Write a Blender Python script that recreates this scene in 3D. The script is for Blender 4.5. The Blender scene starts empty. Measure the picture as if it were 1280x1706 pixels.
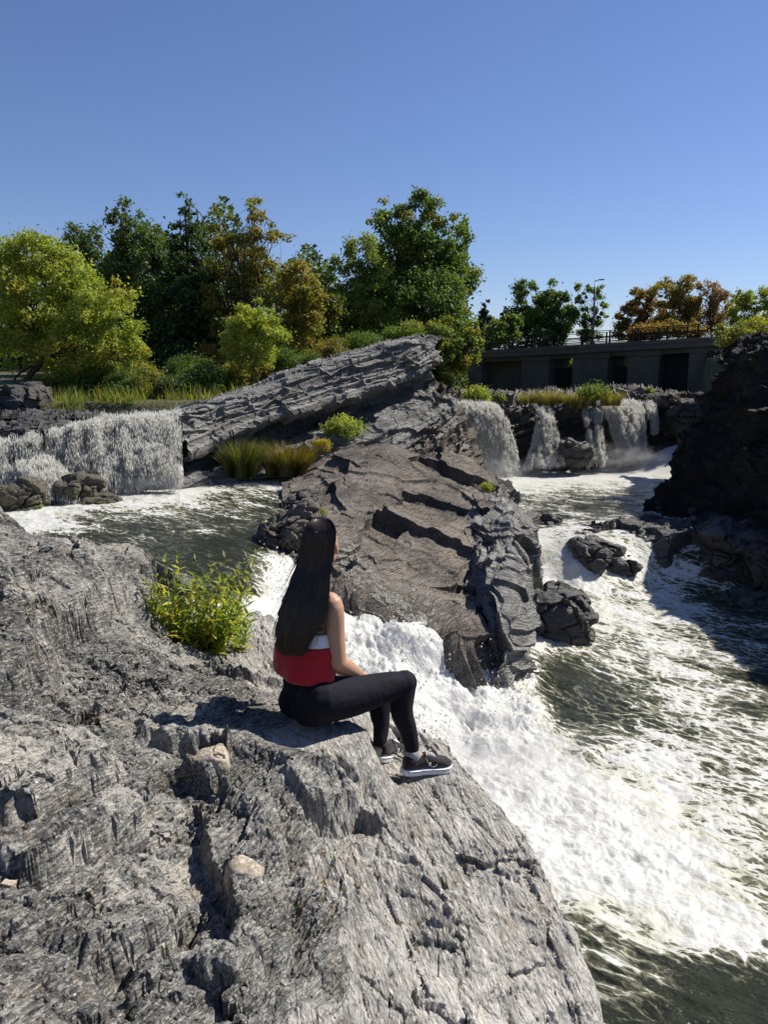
import bpy, bmesh, math, random
import numpy as np
from mathutils import Vector, Matrix
S = bpy.context.scene
COL = S.collection
R = math.radians
# ------------------------------------------------------------------ camera
F = 1289.0; PITCH = R(10.7)                 # focal length in photo pixels, downward tilt
cd = bpy.data.cameras.new('camera'); cam = bpy.data.objects.new('camera', cd); COL.objects.link(cam)
cam.location = (0, 0, 0); cam.rotation_euler = (R(90) - PITCH, 0, 0)
cd.sensor_fit = 'VERTICAL'; cd.sensor_height = 24.0; cd.lens = F / 1706 * 24.0
cd.clip_start = 0.05; cd.clip_end = 3000
S.camera = cam
# ------------------------------------------------------------------ sky and sun
SUN_EL, SUN_AZ = R(47), R(62)
w = bpy.data.worlds.new('World'); S.world = w; w.use_nodes = True
nt = w.node_tree; bg = nt.nodes['Background']
sky = nt.nodes.new('ShaderNodeTexSky'); sky.sky_type = 'NISHITA'; sky.sun_disc = False
sky.sun_elevation = SUN_EL; sky.sun_rotation = SUN_AZ; sky.altitude = 0; sky.air_density = 1.0; sky.dust_density = 0.0; sky.ozone_density = 6.0
tn = nt.nodes.new('ShaderNodeMix'); tn.data_type = 'RGBA'; tn.blend_type = 'MULTIPLY'; tn.inputs[0].default_value = 1; tn.inputs[7].default_value = (.99, .92, 1.04, 1)
nt.links.new(sky.outputs[0], tn.inputs[6]); nt.links.new(tn.outputs[2], bg.inputs[0]); bg.inputs[1].default_value = 0.076
sd = bpy.data.lights.new('sun', 'SUN'); sun = bpy.data.objects.new('sun', sd); COL.objects.link(sun)
sd.energy = 5.0; sd.angle = R(0.5); sd.color = (1.0, 0.95, 0.86)
sv = Vector((math.cos(SUN_EL) * math.sin(SUN_AZ), math.cos(SUN_EL) * math.cos(SUN_AZ), math.sin(SUN_EL)))
sun.rotation_euler = sv.to_track_quat('Z', 'Y').to_euler()
S.view_settings.view_transform = 'Standard'; S.view_settings.look = 'None'
S.view_settings.gamma = 1; S.view_settings.exposure = 0.45
# ------------------------------------------------------------------ placing helpers
cp, sp = math.cos(PITCH), math.sin(PITCH)
def ray(px, py):
    xc = (px - 640) / F; yc = (853 - py) / F
    return np.array([xc, cp + yc * sp, -sp + yc * cp])
def PY(px, py, Y):
    d = ray(px, py); return d * (Y / d[1])
def PZ(px, py, z):
    d = ray(px, py); return d * (z / d[2])
Q = 1.0          # mesh resolution
def q_(n): return max(4, int(n * Q))
# ------------------------------------------------------------------ numpy noise
def _h(ix, iy, iz, seed):
    x = ix.astype(np.uint32) * np.uint32(374761393) + iy.astype(np.uint32) * np.uint32(668265263) + iz.astype(np.uint32) * np.uint32(2147483647) + np.uint32((seed * 1274126177) & 0xffffffff)
    x ^= x >> np.uint32(13); x *= np.uint32(1274126177); x ^= x >> np.uint32(16); x *= np.uint32(2246822519); x ^= x >> np.uint32(15)
    return x
def _i32(a): return np.asarray(a).astype(np.int32).view(np.uint32)
def _rnd(ix, iy, iz, seed): return _h(_i32(ix), _i32(iy), _i32(iz), seed) / np.float32(4294967296.0)
def perlin(p, seed=0):
    p = np.asarray(p, np.float32); i0 = np.floor(p); f = p - i0; i = i0.astype(np.int32).view(np.uint32)
    fx, fy, fz = f[:, 0].copy(), f[:, 1].copy(), f[:, 2].copy(); u = [t * t * t * (t * (t * 6 - 15) + 10) for t in (fx, fy, fz)]; out = np.zeros(len(p), np.float32)
    X = [i[:, 0] * np.uint32(374761393) + np.uint32((seed * 1274126177) & 0xffffffff)]; X.append(X[0] + np.uint32(374761393))
    Y = [i[:, 1] * np.uint32(668265263)]; Y.append(Y[0] + np.uint32(668265263)); Z = [i[:, 2] * np.uint32(2147483647)]; Z.append(Z[0] + np.uint32(2147483647))
    for dx in (0, 1):
        wx = u[0] if dx else 1 - u[0]; gx0 = fx - dx
        for dy in (0, 1):
            wxy = wx * (u[1] if dy else 1 - u[1]); gy0 = fy - dy; XY = X[dx] + Y[dy]
            for dz in (0, 1):
                h = XY + Z[dz]; h ^= h >> np.uint32(13); h *= np.uint32(1274126177); h ^= h >> np.uint32(16); h *= np.uint32(2246822519); h ^= h >> np.uint32(15)
                g = ((h & np.uint32(1023)) * np.float32(1 / 511.5) - 1) * gx0 + (((h >> np.uint32(10)) & np.uint32(1023)) * np.float32(1 / 511.5) - 1) * gy0 + (((h >> np.uint32(20)) & np.uint32(1023)) * np.float32(1 / 511.5) - 1) * (fz - dz)
                out += wxy * (u[2] if dz else 1 - u[2]) * g.astype(np.float32)
    return out * np.float32(1.3)
def fbm(p, oct=4, seed=0, gain=0.5, lac=2.03):
    a = 1; t = 0; n = 0; q = np.array(p, float)
    for o in range(oct):
        t = t + a * perlin(q, seed + o * 17); n += a; a *= gain; q = q * lac + 3.7
    return t / n
def ridged(p, oct=4, seed=0, gain=0.55):
    a = 1; t = 0; n = 0; q = np.array(p, float)
    for o in range(oct):
        t = t + a * (1 - np.abs(perlin(q, seed + o * 13)) * 2); n += a; a *= gain; q = q * 2.07 + 1.3
    return t / n
def cells(p, seed=0):
    """nearest jittered cell of every point: distance, second distance, three random numbers, offset from the cell"""
    p = np.asarray(p, np.float32); i = np.floor(p).astype(np.int32).view(np.uint32); n = len(p); g = p - np.floor(p)
    d1 = np.full(n, 9e9, np.float32); d2 = d1.copy(); hb = np.zeros(n, np.uint32); off = np.zeros((n, 3), np.float32)
    for dx in (-1, 0, 1):
        for dy in (-1, 0, 1):
            for dz in (-1, 0, 1):
                h = _h(i[:, 0] + np.uint32(dx & 0xffffffff), i[:, 1] + np.uint32(dy & 0xffffffff), i[:, 2] + np.uint32(dz & 0xffffffff), seed)
                ox = g[:, 0] - dx - (h & np.uint32(1023)) * np.float32(1 / 1023.); oy = g[:, 1] - dy - ((h >> np.uint32(10)) & np.uint32(1023)) * np.float32(1 / 1023.); oz = g[:, 2] - dz - ((h >> np.uint32(20)) & np.uint32(1023)) * np.float32(1 / 1023.)
                d = (np.abs(ox) + np.abs(oy) + np.abs(oz)) * np.float32(.6) + np.sqrt(ox * ox + oy * oy + oz * oz) * np.float32(.5)
                m = d < d1
                d2 = np.where(m, d1, np.minimum(d2, d)); d1 = np.where(m, d, d1); hb = np.where(m, h, hb)
                off[m, 0] = ox[m]; off[m, 1] = oy[m]; off[m, 2] = oz[m]
    z = np.zeros_like(hb); r = [_h(hb, z, z, seed + 50 + k) / np.float32(4294967296.) for k in range(3)]
    return d1, d2, r, off
def sstep(a, b, x):
    t = np.clip((x - a) / (b - a), 0, 1); return t * t * (3 - 2 * t)
def rbf(pts, vals, q, poly=True):
    """smooth surface through scattered values (linear kernel)"""
    pts = np.array(pts, float); vals = np.array(vals, float); n = len(pts)
    d = np.sqrt(((pts[:, None] - pts[None]) ** 2).sum(2)) + np.eye(n) * -0.02
    A = np.zeros((n + 1, n + 1)); A[:n, :n] = d; A[:n, n] = 1; A[n, :n] = 1
    wv = np.linalg.solve(A, np.r_[vals, 0]); out = np.zeros(len(q))
    for s in range(0, len(q), 100000):
        dd = np.sqrt(((q[s:s + 100000, None] - pts[None]) ** 2).sum(2)); out[s:s + 100000] = dd @ wv[:n] + wv[n]
    return out
def seg_dist(q, line):
    """distance to a polyline, signed (+ on its right hand side), and place along it"""
    best = np.full(len(q), 1e9); sg = np.zeros(len(q)); al = np.zeros(len(q)); L = 0
    line = np.array(line, float)[:, :2]
    tot = np.sqrt((np.diff(line, axis=0) ** 2).sum(1)).sum()
    for a, b in zip(line[:-1], line[1:]):
        d = b - a; l = np.hypot(*d); t = np.clip(((q - a) @ d) / l ** 2, 0, 1)
        v = q - (a + t[:, None] * d); ds = np.hypot(v[:, 0], v[:, 1])
        m = ds < best; best[m] = ds[m]
        s = (q[:, 0] - a[0]) * d[1] - (q[:, 1] - a[1]) * d[0]
        sg[m] = np.sign(s[m]); al[m] = (L + t[m] * l) / tot; L += l
    return best * sg, al
# ------------------------------------------------------------------ mesh helpers
def mk(name, verts, faces, mat, parent=None, smooth=True, attrs=None, loc=None, cols=None):
    verts = np.asarray(verts, float)
    if loc is not None: verts = verts - np.array(loc)
    me = bpy.data.meshes.new(name)
    if isinstance(faces, np.ndarray):
        k = faces.shape[1]; me.vertices.add(len(verts)); me.vertices.foreach_set('co', verts.astype(np.float32).ravel())
        me.loops.add(faces.size); me.loops.foreach_set('vertex_index', faces.astype(np.int32).ravel())
        me.polygons.add(len(faces)); me.polygons.foreach_set('loop_start', np.arange(0, faces.size, k, dtype=np.int32))
        me.update(calc_edges=True)
    else:
        me.from_pydata([tuple(v) for v in verts], [], [tuple(f) for f in faces])
    me.polygons.foreach_set('use_smooth', np.full(len(me.polygons), smooth)); 
    for k, v in (attrs or {}).items():
        a = me.attributes.new(k, 'FLOAT', 'POINT'); a.data.foreach_set('value', np.asarray(v, np.float32))
    if cols is not None:
        a = me.attributes.new('tint', 'FLOAT_COLOR', 'POINT'); c = np.ones((len(verts), 4), np.float32); c[:, :3] = cols
        a.data.foreach_set('color', c.ravel())
    me.update()
    o = bpy.data.objects.new(name, me); COL.objects.link(o)
    for m in (mat if isinstance(mat, (list, tuple)) else [mat]): me.materials.append(m)
    if loc is not None: o.location = loc
    if parent: 
        o.parent = parent
        if loc is None: o.location = -parent.location if parent.parent is None else (0, 0, 0)
    return o
def tag(o, label=None, cat=None, group=None, kind=None):
    if label: o['label'] = label
    if cat: o['category'] = cat
    if group: o['group'] = group
    if kind: o['kind'] = kind
    return o
def thing(name, loc, label, cat, group=None):
    o = bpy.data.objects.new(name, None); COL.objects.link(o); o.location = loc; o.empty_display_size = .2
    return tag(o, label, cat, group)
def gridfaces(nr, nc):
    i = np.arange(nr * nc).reshape(nr, nc)
    return np.stack([i[:-1, :-1], i[1:, :-1], i[1:, 1:], i[:-1, 1:]], -1).reshape(-1, 4)
def catmull(c, n, axis=0):
    c = np.moveaxis(np.array(c, float), axis, 0); m = len(c)
    t = np.linspace(0, m - 1, n); i = np.clip(t.astype(int), 0, m - 2); f = (t - i)[:, None, None] if c.ndim == 3 else (t - i)[:, None]
    g = lambda k: c[np.clip(k, 0, m - 1)]
    p0, p1, p2, p3 = g(i - 1), g(i), g(i + 1), g(i + 2)
    p0 = np.where((i == 0).reshape(f.shape), 2 * p1 - p2, p0); p3 = np.where((i == m - 2).reshape(f.shape), 2 * p2 - p1, p3)
    o = .5 * (2 * p1 + (p2 - p0) * f + (2 * p0 - 5 * p1 + 4 * p2 - p3) * f ** 2 + (3 * p1 - p0 - 3 * p2 + p3) * f ** 3)
    return np.moveaxis(o, 0, axis)
def gnormals(P):
    du = np.gradient(P, axis=1); dv = np.gradient(P, axis=0); n = np.cross(du, dv)
    return n / (np.linalg.norm(n, axis=2, keepdims=True) + 1e-12)
def tube(pts, rad, seg=6, cap=True):
    pts = np.array(pts, float); n = len(pts); rad = np.broadcast_to(rad, (n,))
    T = np.gradient(pts, axis=0); T /= np.linalg.norm(T, axis=1, keepdims=True) + 1e-9
    ref = np.array([0, 0, 1.]) if abs(T[0][2]) < .9 else np.array([1., 0, 0]); V = []
    for k in range(n):
        a = np.cross(T[k], ref); a /= np.linalg.norm(a) + 1e-9; b = np.cross(T[k], a); ref = -np.cross(T[k], a) if 0 else ref
        for j in range(seg):
            t = 2 * math.pi * j / seg; V.append(pts[k] + rad[k] * (math.cos(t) * a + math.sin(t) * b))
    F_ = [(k * seg + j, k * seg + (j + 1) % seg, (k + 1) * seg + (j + 1) % seg, (k + 1) * seg + j) for k in range(n - 1) for j in range(seg)]
    return V, F_
class MB:
    """collects quads/tubes/boxes into one mesh"""
    def __init__(s): s.v = []; s.f = []
    def add(s, v, f):
        n = len(s.v); s.v += [np.array(x, float) for x in v]; s.f += [tuple(i + n for i in q) for q in f]; return s
    def tube(s, pts, rad, seg=6):
        v, f = tube(pts, rad, seg); m = len(v); f = list(f); f.append(tuple(range(seg))[::-1]); f.append(tuple(range(m - seg, m))); return s.add(v, f)
    def box(s, c, ax, ay, az):
        c, ax, ay, az = map(lambda t: np.array(t, float), (c, ax, ay, az))
        v = [c + i * ax + j * ay + k * az for i in (-1, 1) for j in (-1, 1) for k in (-1, 1)]
        return s.add(v, [(0, 1, 3, 2), (4, 6, 7, 5), (0, 4, 5, 1), (2, 3, 7, 6), (0, 2, 6, 4), (1, 5, 7, 3)])
    def build(s, name, mat, parent=None, smooth=False, loc=None): return mk(name, s.v, s.f, mat, parent, smooth, loc=loc)
# ------------------------------------------------------------------ material helper
class NT:
    def __init__(s, name):
        s.m = bpy.data.materials.new(name); s.m.use_nodes = True; s.t = s.m.node_tree; s.t.nodes.clear()
        s.out = s.n('ShaderNodeOutputMaterial')
    def n(s, typ, ins=None, **kw):
        o = s.t.nodes.new(typ)
        for k, v in kw.items(): setattr(o, k, v)
        for k, v in (ins or {}).items(): s.set(o.inputs[k], v)
        return o
    def set(s, sock, v):
        if isinstance(v, bpy.types.NodeSocket): s.t.links.new(v, sock)
        elif isinstance(v, bpy.types.Node): s.t.links.new(v.outputs[0], sock)
        else:
            if sock.type == 'RGBA' and len(v) == 3: v = (*v, 1)
            sock.default_value = v
    def coords(s, scale=(1, 1, 1), rot=(0, 0, 0), which='Object'):
        t = s.n('ShaderNodeTexCoord'); r = s.n('ShaderNodeMapping', {0: t.outputs[which], 'Rotation': rot}).outputs[0]; return s.n('ShaderNodeMapping', {0: r, 'Scale': scale}).outputs[0]
    def noise(s, v, scale, detail=4, rough=.55, dist=0., typ='FBM'):
        return s.n('ShaderNodeTexNoise', {'Vector': v, 'Scale': scale, 'Detail': detail, 'Roughness': rough, 'Distortion': dist}, noise_type=typ).outputs[0]
    def voro(s, v, scale, feature='F1', rnd=1., out=0):
        return s.n('ShaderNodeTexVoronoi', {'Vector': v, 'Scale': scale, 'Randomness': rnd}, feature=feature).outputs[out]
    def ramp(s, v, stops, interp='LINEAR'):
        r = s.n('ShaderNodeValToRGB', {0: v}); e = r.color_ramp.elements; r.color_ramp.interpolation = interp
        while len(e) < len(stops): e.new(.5)
        for q, (p, c) in zip(e, stops):
            q.position = p; q.color = (*c, 1) if not isinstance(c, (int, float)) else (c, c, c, 1)
        return r.outputs[0]
    def mix(s, f, a, b, mode='MIX'):
        m = s.n('ShaderNodeMix', data_type='RGBA', blend_type=mode); s.set(m.inputs[0], f); s.set(m.inputs[6], a); s.set(m.inputs[7], b); return m.outputs[2]
    def math(s, op, a, b=0., c=0., clamp=False):
        m = s.n('ShaderNodeMath', operation=op, use_clamp=clamp); s.set(m.inputs[0], a); s.set(m.inputs[1], b); s.set(m.inputs[2], c); return m.outputs[0]
    def range(s, v, a, b, c=0., d=1.):
        m = s.n('ShaderNodeMapRange', {0: v, 1: a, 2: b, 3: c, 4: d}, interpolation_type='SMOOTHSTEP'); return m.outputs[0]
    def attr(s, name, out=2): return s.n('ShaderNodeAttribute', attribute_name=name).outputs[out]
    def bump(s, h, strength=1., dist=.01, normal=None):
        b = s.n('ShaderNodeBump', {'Height': h, 'Strength': strength, 'Distance': dist})
        if normal is not None: s.set(b.inputs['Normal'], normal)
        return b.outputs[0]
    def pbr(s, **kw):
        p = s.n('ShaderNodeBsdfPrincipled')
        for k, v in kw.items(): s.set(p.inputs[k.replace('_', ' ')], v)
        return p.outputs[0]
    def done(s, sh): s.set(s.out.inputs[0], sh); return s.m
def plain(name, col, rough=.6, spec=.4, var=.15, scale=20., bump=0., metal=0.):
    t = NT(name); c = t.coords(); n = t.noise(c, scale, 5, .6)
    col = np.array(col); k = dict(Base_Color=t.mix(n, tuple(col * (1 - var)), tuple(np.minimum(col * (1 + var), 1))), Roughness=rough, Metallic=metal)
    k['Specular_IOR_Level'] = spec
    if bump: k['Normal'] = t.bump(n, 1., bump)
    return t.done(t.pbr(**k))
# ------------------------------------------------------------------ rock materials
def rock_mat(name, dark, mid, light, stain, fol=(1, 1, 1), rot=(0, 0, 0), scale=1., stain_amt=.4, bump=.02, light_amt=.5, wet=0., contrast=1., chip=1., patch=.25, tone0=.125):
    t = NT(name); p = t.coords(); f = t.coords(fol, rot)
    warp = t.n('ShaderNodeTexNoise', {'Vector': p, 'Scale': .9 * scale, 'Detail': 3}).outputs[1]
    pw = t.n('ShaderNodeVectorMath', {0: f, 1: t.n('ShaderNodeVectorMath', {0: warp, 1: (.30 / scale, .30 / scale, .30 / scale)}, operation='MULTIPLY').outputs[0]}, operation='ADD').outputs[0]
    n1 = t.noise(p, 1.1 * scale, 6, .62, .6); n2 = t.noise(pw, 7 * scale, 6, .62, .1); n3 = t.noise(p, 30 * scale, 6, .65); n4 = t.noise(p, 3.1 * scale, 7, .7, 1.)
    tone = t.math('ADD', t.math('MULTIPLY', n2, .55), t.math('ADD', t.math('MULTIPLY', n3, .3 ), t.math('MULTIPLY', t.math('SUBTRACT', n1, .5), patch)))
    tone = t.math('ADD', tone, tone0)
    w_ = .17 / contrast
    c = t.ramp(tone, [(.55 - w_, dark), (.55, mid), (.55 + w_, light)])
    c = t.mix(t.math('MULTIPLY', t.range(n4, .5, .68), stain_amt), c, stain)
    pat = t.noise(pw, 12 * scale, 5, .75, .2)
    c = t.mix(t.math('MULTIPLY', t.range(pat, .58, .68), light_amt), c, tuple(min(1, x * 1.55) for x in light))
    v1 = t.voro(pw, 16 * scale, 'F1'); crk = t.n('ShaderNodeTexVoronoi', {'Vector': pw, 'Scale': 5 * scale}, feature='DISTANCE_TO_EDGE').outputs[0]
    crk = t.range(crk, 0., .05); 
    crk = t.math('MAXIMUM', crk, t.range(n1, .45, .6))
    c = t.mix(t.math('MULTIPLY', t.math('SUBTRACT', 1., crk), .15), c, tuple(x * .45 for x in dark))
    chips = []
    for s_ in (9, 26, 70):
        cc = t.n('ShaderNodeTexVoronoi', {'Vector': pw, 'Scale': s_ * scale}, feature='F1').outputs[1]; chips.append(t.n('ShaderNodeSeparateColor', {0: cc}).outputs[0])
    ch = t.math('ADD', t.math('MULTIPLY', chips[0], .5), t.math('ADD', t.math('MULTIPLY', chips[1], .28), t.math('MULTIPLY', chips[2], .13)))
    c = t.mix(t.math('MULTIPLY', t.range(chips[1], .45, 1.), .55), c, tuple(min(1, x * 1.2) for x in light)); c = t.mix(t.range(chips[0], .6, 1., 0., .35), c, mid)
    c = t.mix(t.range(chips[2], .6, 1., 0., .45), c, dark)
    h = t.math('ADD', t.math('MULTIPLY', ch, chip), t.math('ADD', t.math('MULTIPLY', n2, 1.2), t.math('ADD', t.math('MULTIPLY', n3, .28), t.math('ADD', t.math('MULTIPLY', v1, .35), t.math('MULTIPLY', crk, .1)))))
    nrm = t.bump(h, 1., bump / scale)
    k = dict(Base_Color=c, Roughness=t.math('SUBTRACT', .82, wet), Normal=nrm)
    k['Specular_IOR_Level'] = .35 + wet
    return t.done(t.pbr(**k))
M = {}
M['slate'] = rock_mat('slate_rock', (.10, .099, .094), (.30, .29, .268), (.58, .545, .48), (.46, .35, .22), fol=(.7, 2.8, 2.), rot=(0, 0, R(-60)), scale=2.6, stain_amt=.45, bump=.07, light_amt=.8, contrast=1.7, chip=2.2, patch=1.0, tone0=.085)
M['slab'] = rock_mat('pale_slab_rock', (.165, .158, .146), (.365, .347, .315), (.57, .54, .49), (.39, .30, .215), fol=(.6, 2.0, 1), rot=(0, 0, R(72)), scale=2.2, stain_amt=.6, bump=.06, light_amt=.85, contrast=1.5, chip=1.8, patch=.7, tone0=.105)
M['mid'] = rock_mat('river_rock', (.09, .08, .068), (.215, .185, .155), (.40, .345, .285), (.30, .20, .135), fol=(.35, 3.2, 2.5), rot=(0, 0, R(-60)), scale=.9, stain_amt=.7, bump=.09, light_amt=.5, contrast=1.5, chip=1.6, patch=.9)
M['bed'] = rock_mat('bedded_grey_rock', (.10, .098, .094), (.225, .22, .208), (.38, .365, .335), (.33, .29, .24), fol=(.35, .7, 3.2), rot=(0, R(-14), 0), scale=.8, stain_amt=.4, bump=.07, light_amt=.4, contrast=1.4, chip=1.3, patch=.7)
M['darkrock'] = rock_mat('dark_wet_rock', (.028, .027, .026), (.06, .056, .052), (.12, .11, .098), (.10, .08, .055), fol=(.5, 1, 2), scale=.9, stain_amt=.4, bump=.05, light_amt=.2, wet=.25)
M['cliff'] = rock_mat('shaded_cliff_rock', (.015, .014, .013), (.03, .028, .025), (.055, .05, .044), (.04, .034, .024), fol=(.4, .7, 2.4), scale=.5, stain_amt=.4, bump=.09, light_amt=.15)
M['wet'] = rock_mat('wet_brown_rock', (.05, .045, .04), (.11, .098, .085), (.22, .195, .165), (.20, .15, .10), fol=(.5, .8, 2), scale=.8, stain_amt=.5, bump=.07, light_amt=.35, wet=.2)
M['tan'] = rock_mat('tan_stone', (.22, .18, .13), (.40, .33, .25), (.55, .49, .40), (.42, .30, .17), scale=2.5, stain_amt=.6, bump=.02, light_amt=.3)
def moss_mat():
    t = NT('mossy_rock'); p = t.coords(); n = t.noise(p, 2.2, 7, .7, .5); n2 = t.noise(p, 14, 6, .7)
    c = t.ramp(n2, [(.3, (.05, .042, .03)), (.55, (.13, .11, .08)), (.75, (.22, .19, .14))])
    g = t.ramp(n2, [(.3, (.035, .05, .01)), (.7, (.13, .15, .035))])
    c = t.mix(t.range(n, .52, .66), c, g)
    return t.done(t.pbr(Base_Color=c, Roughness=.8, Normal=t.bump(n2, 1., .08)))
M['moss'] = moss_mat()
# ------------------------------------------------------------------ water materials
def water_mat(name, deep, shallow, s=1., ripple=.03, foamcol=(.90, .89, .845), lace=.35, rs=3., fol=(1, 1, .6), frot=(0, 0, 0)):
    t = NT(name); p = t.coords(fol, frot); d = t.attr('foam')
    warp = t.n('ShaderNodeTexNoise', {'Vector': p, 'Scale': 1.1 * s, 'Detail': 5}).outputs[1]
    pw = t.n('ShaderNodeVectorMath', {0: p, 1: t.n('ShaderNodeVectorMath', {0: warp, 1: (.9 / s, .9 / s, .9 / s)}, operation='MULTIPLY').outputs[0]}, operation='ADD').outputs[0]
    n1 = t.noise(pw, 1.3 * s, 9, .64, .5); n2 = t.noise(pw, 7 * s, 6, .7, .3)
    e = t.n('ShaderNodeTexVoronoi', {'Vector': pw, 'Scale': 3.2 * s}, feature='DISTANCE_TO_EDGE').outputs[0]
    e2 = t.n('ShaderNodeTexVoronoi', {'Vector': pw, 'Scale': 9 * s}, feature='DISTANCE_TO_EDGE').outputs[0]
    la = t.math('ADD', t.math('MULTIPLY', t.range(e, 0., .22, 1., 0.), .6), t.math('MULTIPLY', t.range(e2, 0., .25, 1., 0.), .4))
    f = t.math('ADD', t.math('ADD', t.math('MULTIPLY', n1, 1.1), t.math('MULTIPLY', n2, .35)), t.math('MULTIPLY', la, lace))
    f = t.math('SUBTRACT', f, .72 + lace * .35)          # about -0.3 .. 0.3
    f = t.math('ADD', f, t.math('MULTIPLY', t.math('SUBTRACT', d, .5), 1.25))
    fac = t.range(f, -.03, .13)
    thin = t.range(f, -.28, .1)
    wcol = t.mix(t.math('MULTIPLY', thin, .75), deep, shallow)
    r1 = t.noise(p, rs, 6, .6, .5); r2 = t.noise(p, rs * 5, 4, .6)
    rh = t.math('ADD', t.math('MULTIPLY', r1, 1.), t.math('MULTIPLY', r2, .22))
    nrm = t.bump(rh, 1., ripple * 3)
    k = dict(Base_Color=wcol, Roughness=.07, IOR=1.33, Normal=nrm)
    wat = t.pbr(**k)
    fh = t.math('ADD', t.math('MULTIPLY', n2, 1.), t.math('MULTIPLY', la, .4))
    fn = t.bump(fh, 1., .03 / s)
    fcol = t.mix(t.math('MULTIPLY', t.range(n1, .56, .42), t.range(d, .95, .6)), t.ramp(n2, [(.35, tuple(x * .93 for x in foamcol)), (.7, foamcol)]), (.74, .73, .61))
    foam = t.pbr(Base_Color=fcol, Roughness=.42, Normal=fn, Subsurface_Weight=.6, Subsurface_Scale=.12, Subsurface_Radius=(1., 1., .95))
    tr = t.n('ShaderNodeBsdfTranslucent', {0: fcol, 1: fn}).outputs[0]
    foam = t.n('ShaderNodeMixShader', {0: .3, 1: foam, 2: tr}).outputs[0]
    return t.done(t.n('ShaderNodeMixShader', {0: fac, 1: wat, 2: foam}).outputs[0])
M['river'] = water_mat('river_water', (.024, .028, .017), (.30, .29, .19), s=1.5, ripple=.045, lace=.4, rs=4., fol=(.62, 1.25, .6), frot=(0, 0, R(38)))
M['pool'] = water_mat('pool_water', (.012, .014, .013), (.07, .075, .06), s=1.0, ripple=.02, lace=.15, rs=3.)
def falls_mat(name, scale=(6, 6, .7), cover='cover'):
    t = NT(name); uv = t.n('ShaderNodeUVMap').outputs[0]
    m1 = t.n('ShaderNodeMapping', {0: uv, 'Scale': (1.7, .45, 1)}).outputs[0]
    d = t.attr('cover')
    n1 = t.noise(m1, 1.3, 8, .7, .8); n2 = t.noise(m1, 6., 6, .7, .6)
    e = t.n('ShaderNodeTexVoronoi', {'Vector': m1, 'Scale': 2.6}, feature='DISTANCE_TO_EDGE').outputs[0]
    f = t.math('ADD', t.math('MULTIPLY', n1, .9), t.math('ADD', t.math('MULTIPLY', n2, .5), t.math('MULTIPLY', t.range(e, 0., .3, 1., 0.), .16)))
    f = t.math('ADD', t.math('SUBTRACT', f, .74), t.math('MULTIPLY', t.math('SUBTRACT', d, .5), 1.1))
    fac = t.range(f, -.04, .10)
    nrm = t.bump(t.math('ADD', n1, n2), 1., .7)
    col = (.97, .97, .95)
    a = t.pbr(Base_Color=col, Roughness=.55, Normal=nrm); b = t.n('ShaderNodeBsdfTranslucent', {0: col, 1: nrm}).outputs[0]
    s = t.n('ShaderNodeMixShader', {0: .85, 1: a, 2: b}).outputs[0]
    return t.done(t.n('ShaderNodeMixShader', {0: fac, 1: t.n('ShaderNodeBsdfTransparent').outputs[0], 2: s}).outputs[0])
M['falls'] = falls_mat('falling_water')
def froth_mat():
    t = NT('white_froth'); p = t.coords(); n = t.noise(p, 9, 7, .7, .5)
    c = t.ramp(n, [(.3, (.84, .83, .77)), (.6, (.93, .92, .88))]); nr = t.bump(n, 1., .06)
    a = t.pbr(Base_Color=c, Roughness=.7, Normal=nr); b = t.n('ShaderNodeBsdfTranslucent', {0: c, 1: nr}).outputs[0]
    return t.done(t.n('ShaderNodeMixShader', {0: .6, 1: a, 2: b}).outputs[0])
M['froth'] = froth_mat()
# ------------------------------------------------------------------ rock shaping
def frame(nb, az=0.):
    nb = np.array(nb, float); nb /= np.linalg.norm(nb); a = np.cross([0, 1, 0.01], nb); a /= np.linalg.norm(a); b = np.cross(nb, a)
    c, s = math.cos(az), math.sin(az); return a * c + b * s, -a * s + b * c, nb
def rockdisp(P, fr, th=.3, amp=.12, block=(1.2, .7, .5), bamp=.15, rough=.05, seed=0, tilt=.5, fine=.18, small=.33, warp=1.6, groove=1.):
    """height of broken, bedded rock at points P (n,3)"""
    a, b, n = fr; q = np.stack([P @ a, P @ b, P @ n], 1)
    wv = fbm(P / (th * 9), 3, seed) * th * warp
    s = (q[:, 2] + wv) / th; h = 0
    for k, (m, w_) in enumerate(((1., 1.), (2.7, .45), (7.1, fine))):
        ss = s * m; i = np.floor(ss); f = ss - i; z = np.zeros_like(i)
        r0 = _rnd(i, z, z, seed + k); r1 = _rnd(i + 1, z, z, seed + k)
        h = h + w_ * amp * (r0 + (r1 - r0) * sstep(.82 if k == 0 else .6, 1., f) - .5) * 1.6
    qq = q / np.array(block) + fbm(P / (max(block) * .9), 3, seed + 5)[:, None] * .35
    d1, d2, r, off = cells(qq, seed + 9)
    h = h + bamp * ((r[0] - .5) * 1.4 + tilt * ((r[1] - .5) * off[:, 0] * 2 + (r[2] - .5) * off[:, 1] * 2)) - bamp * .5 * groove * sstep(.12, 0., d2 - d1)
    d1, d2, r, off = cells(qq * 3.1 + 7, seed + 19)
    h = h + bamp * small * ((r[0] - .5) * 1.3 + tilt * ((r[1] - .5) * off[:, 0] * 2 + (r[2] - .5) * off[:, 1] * 2)) - bamp * .2 * groove * sstep(.12, 0., d2 - d1)
    h = h + rough * fbm(P / (th * 2), 5, seed + 31, .6)
    return h
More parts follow.
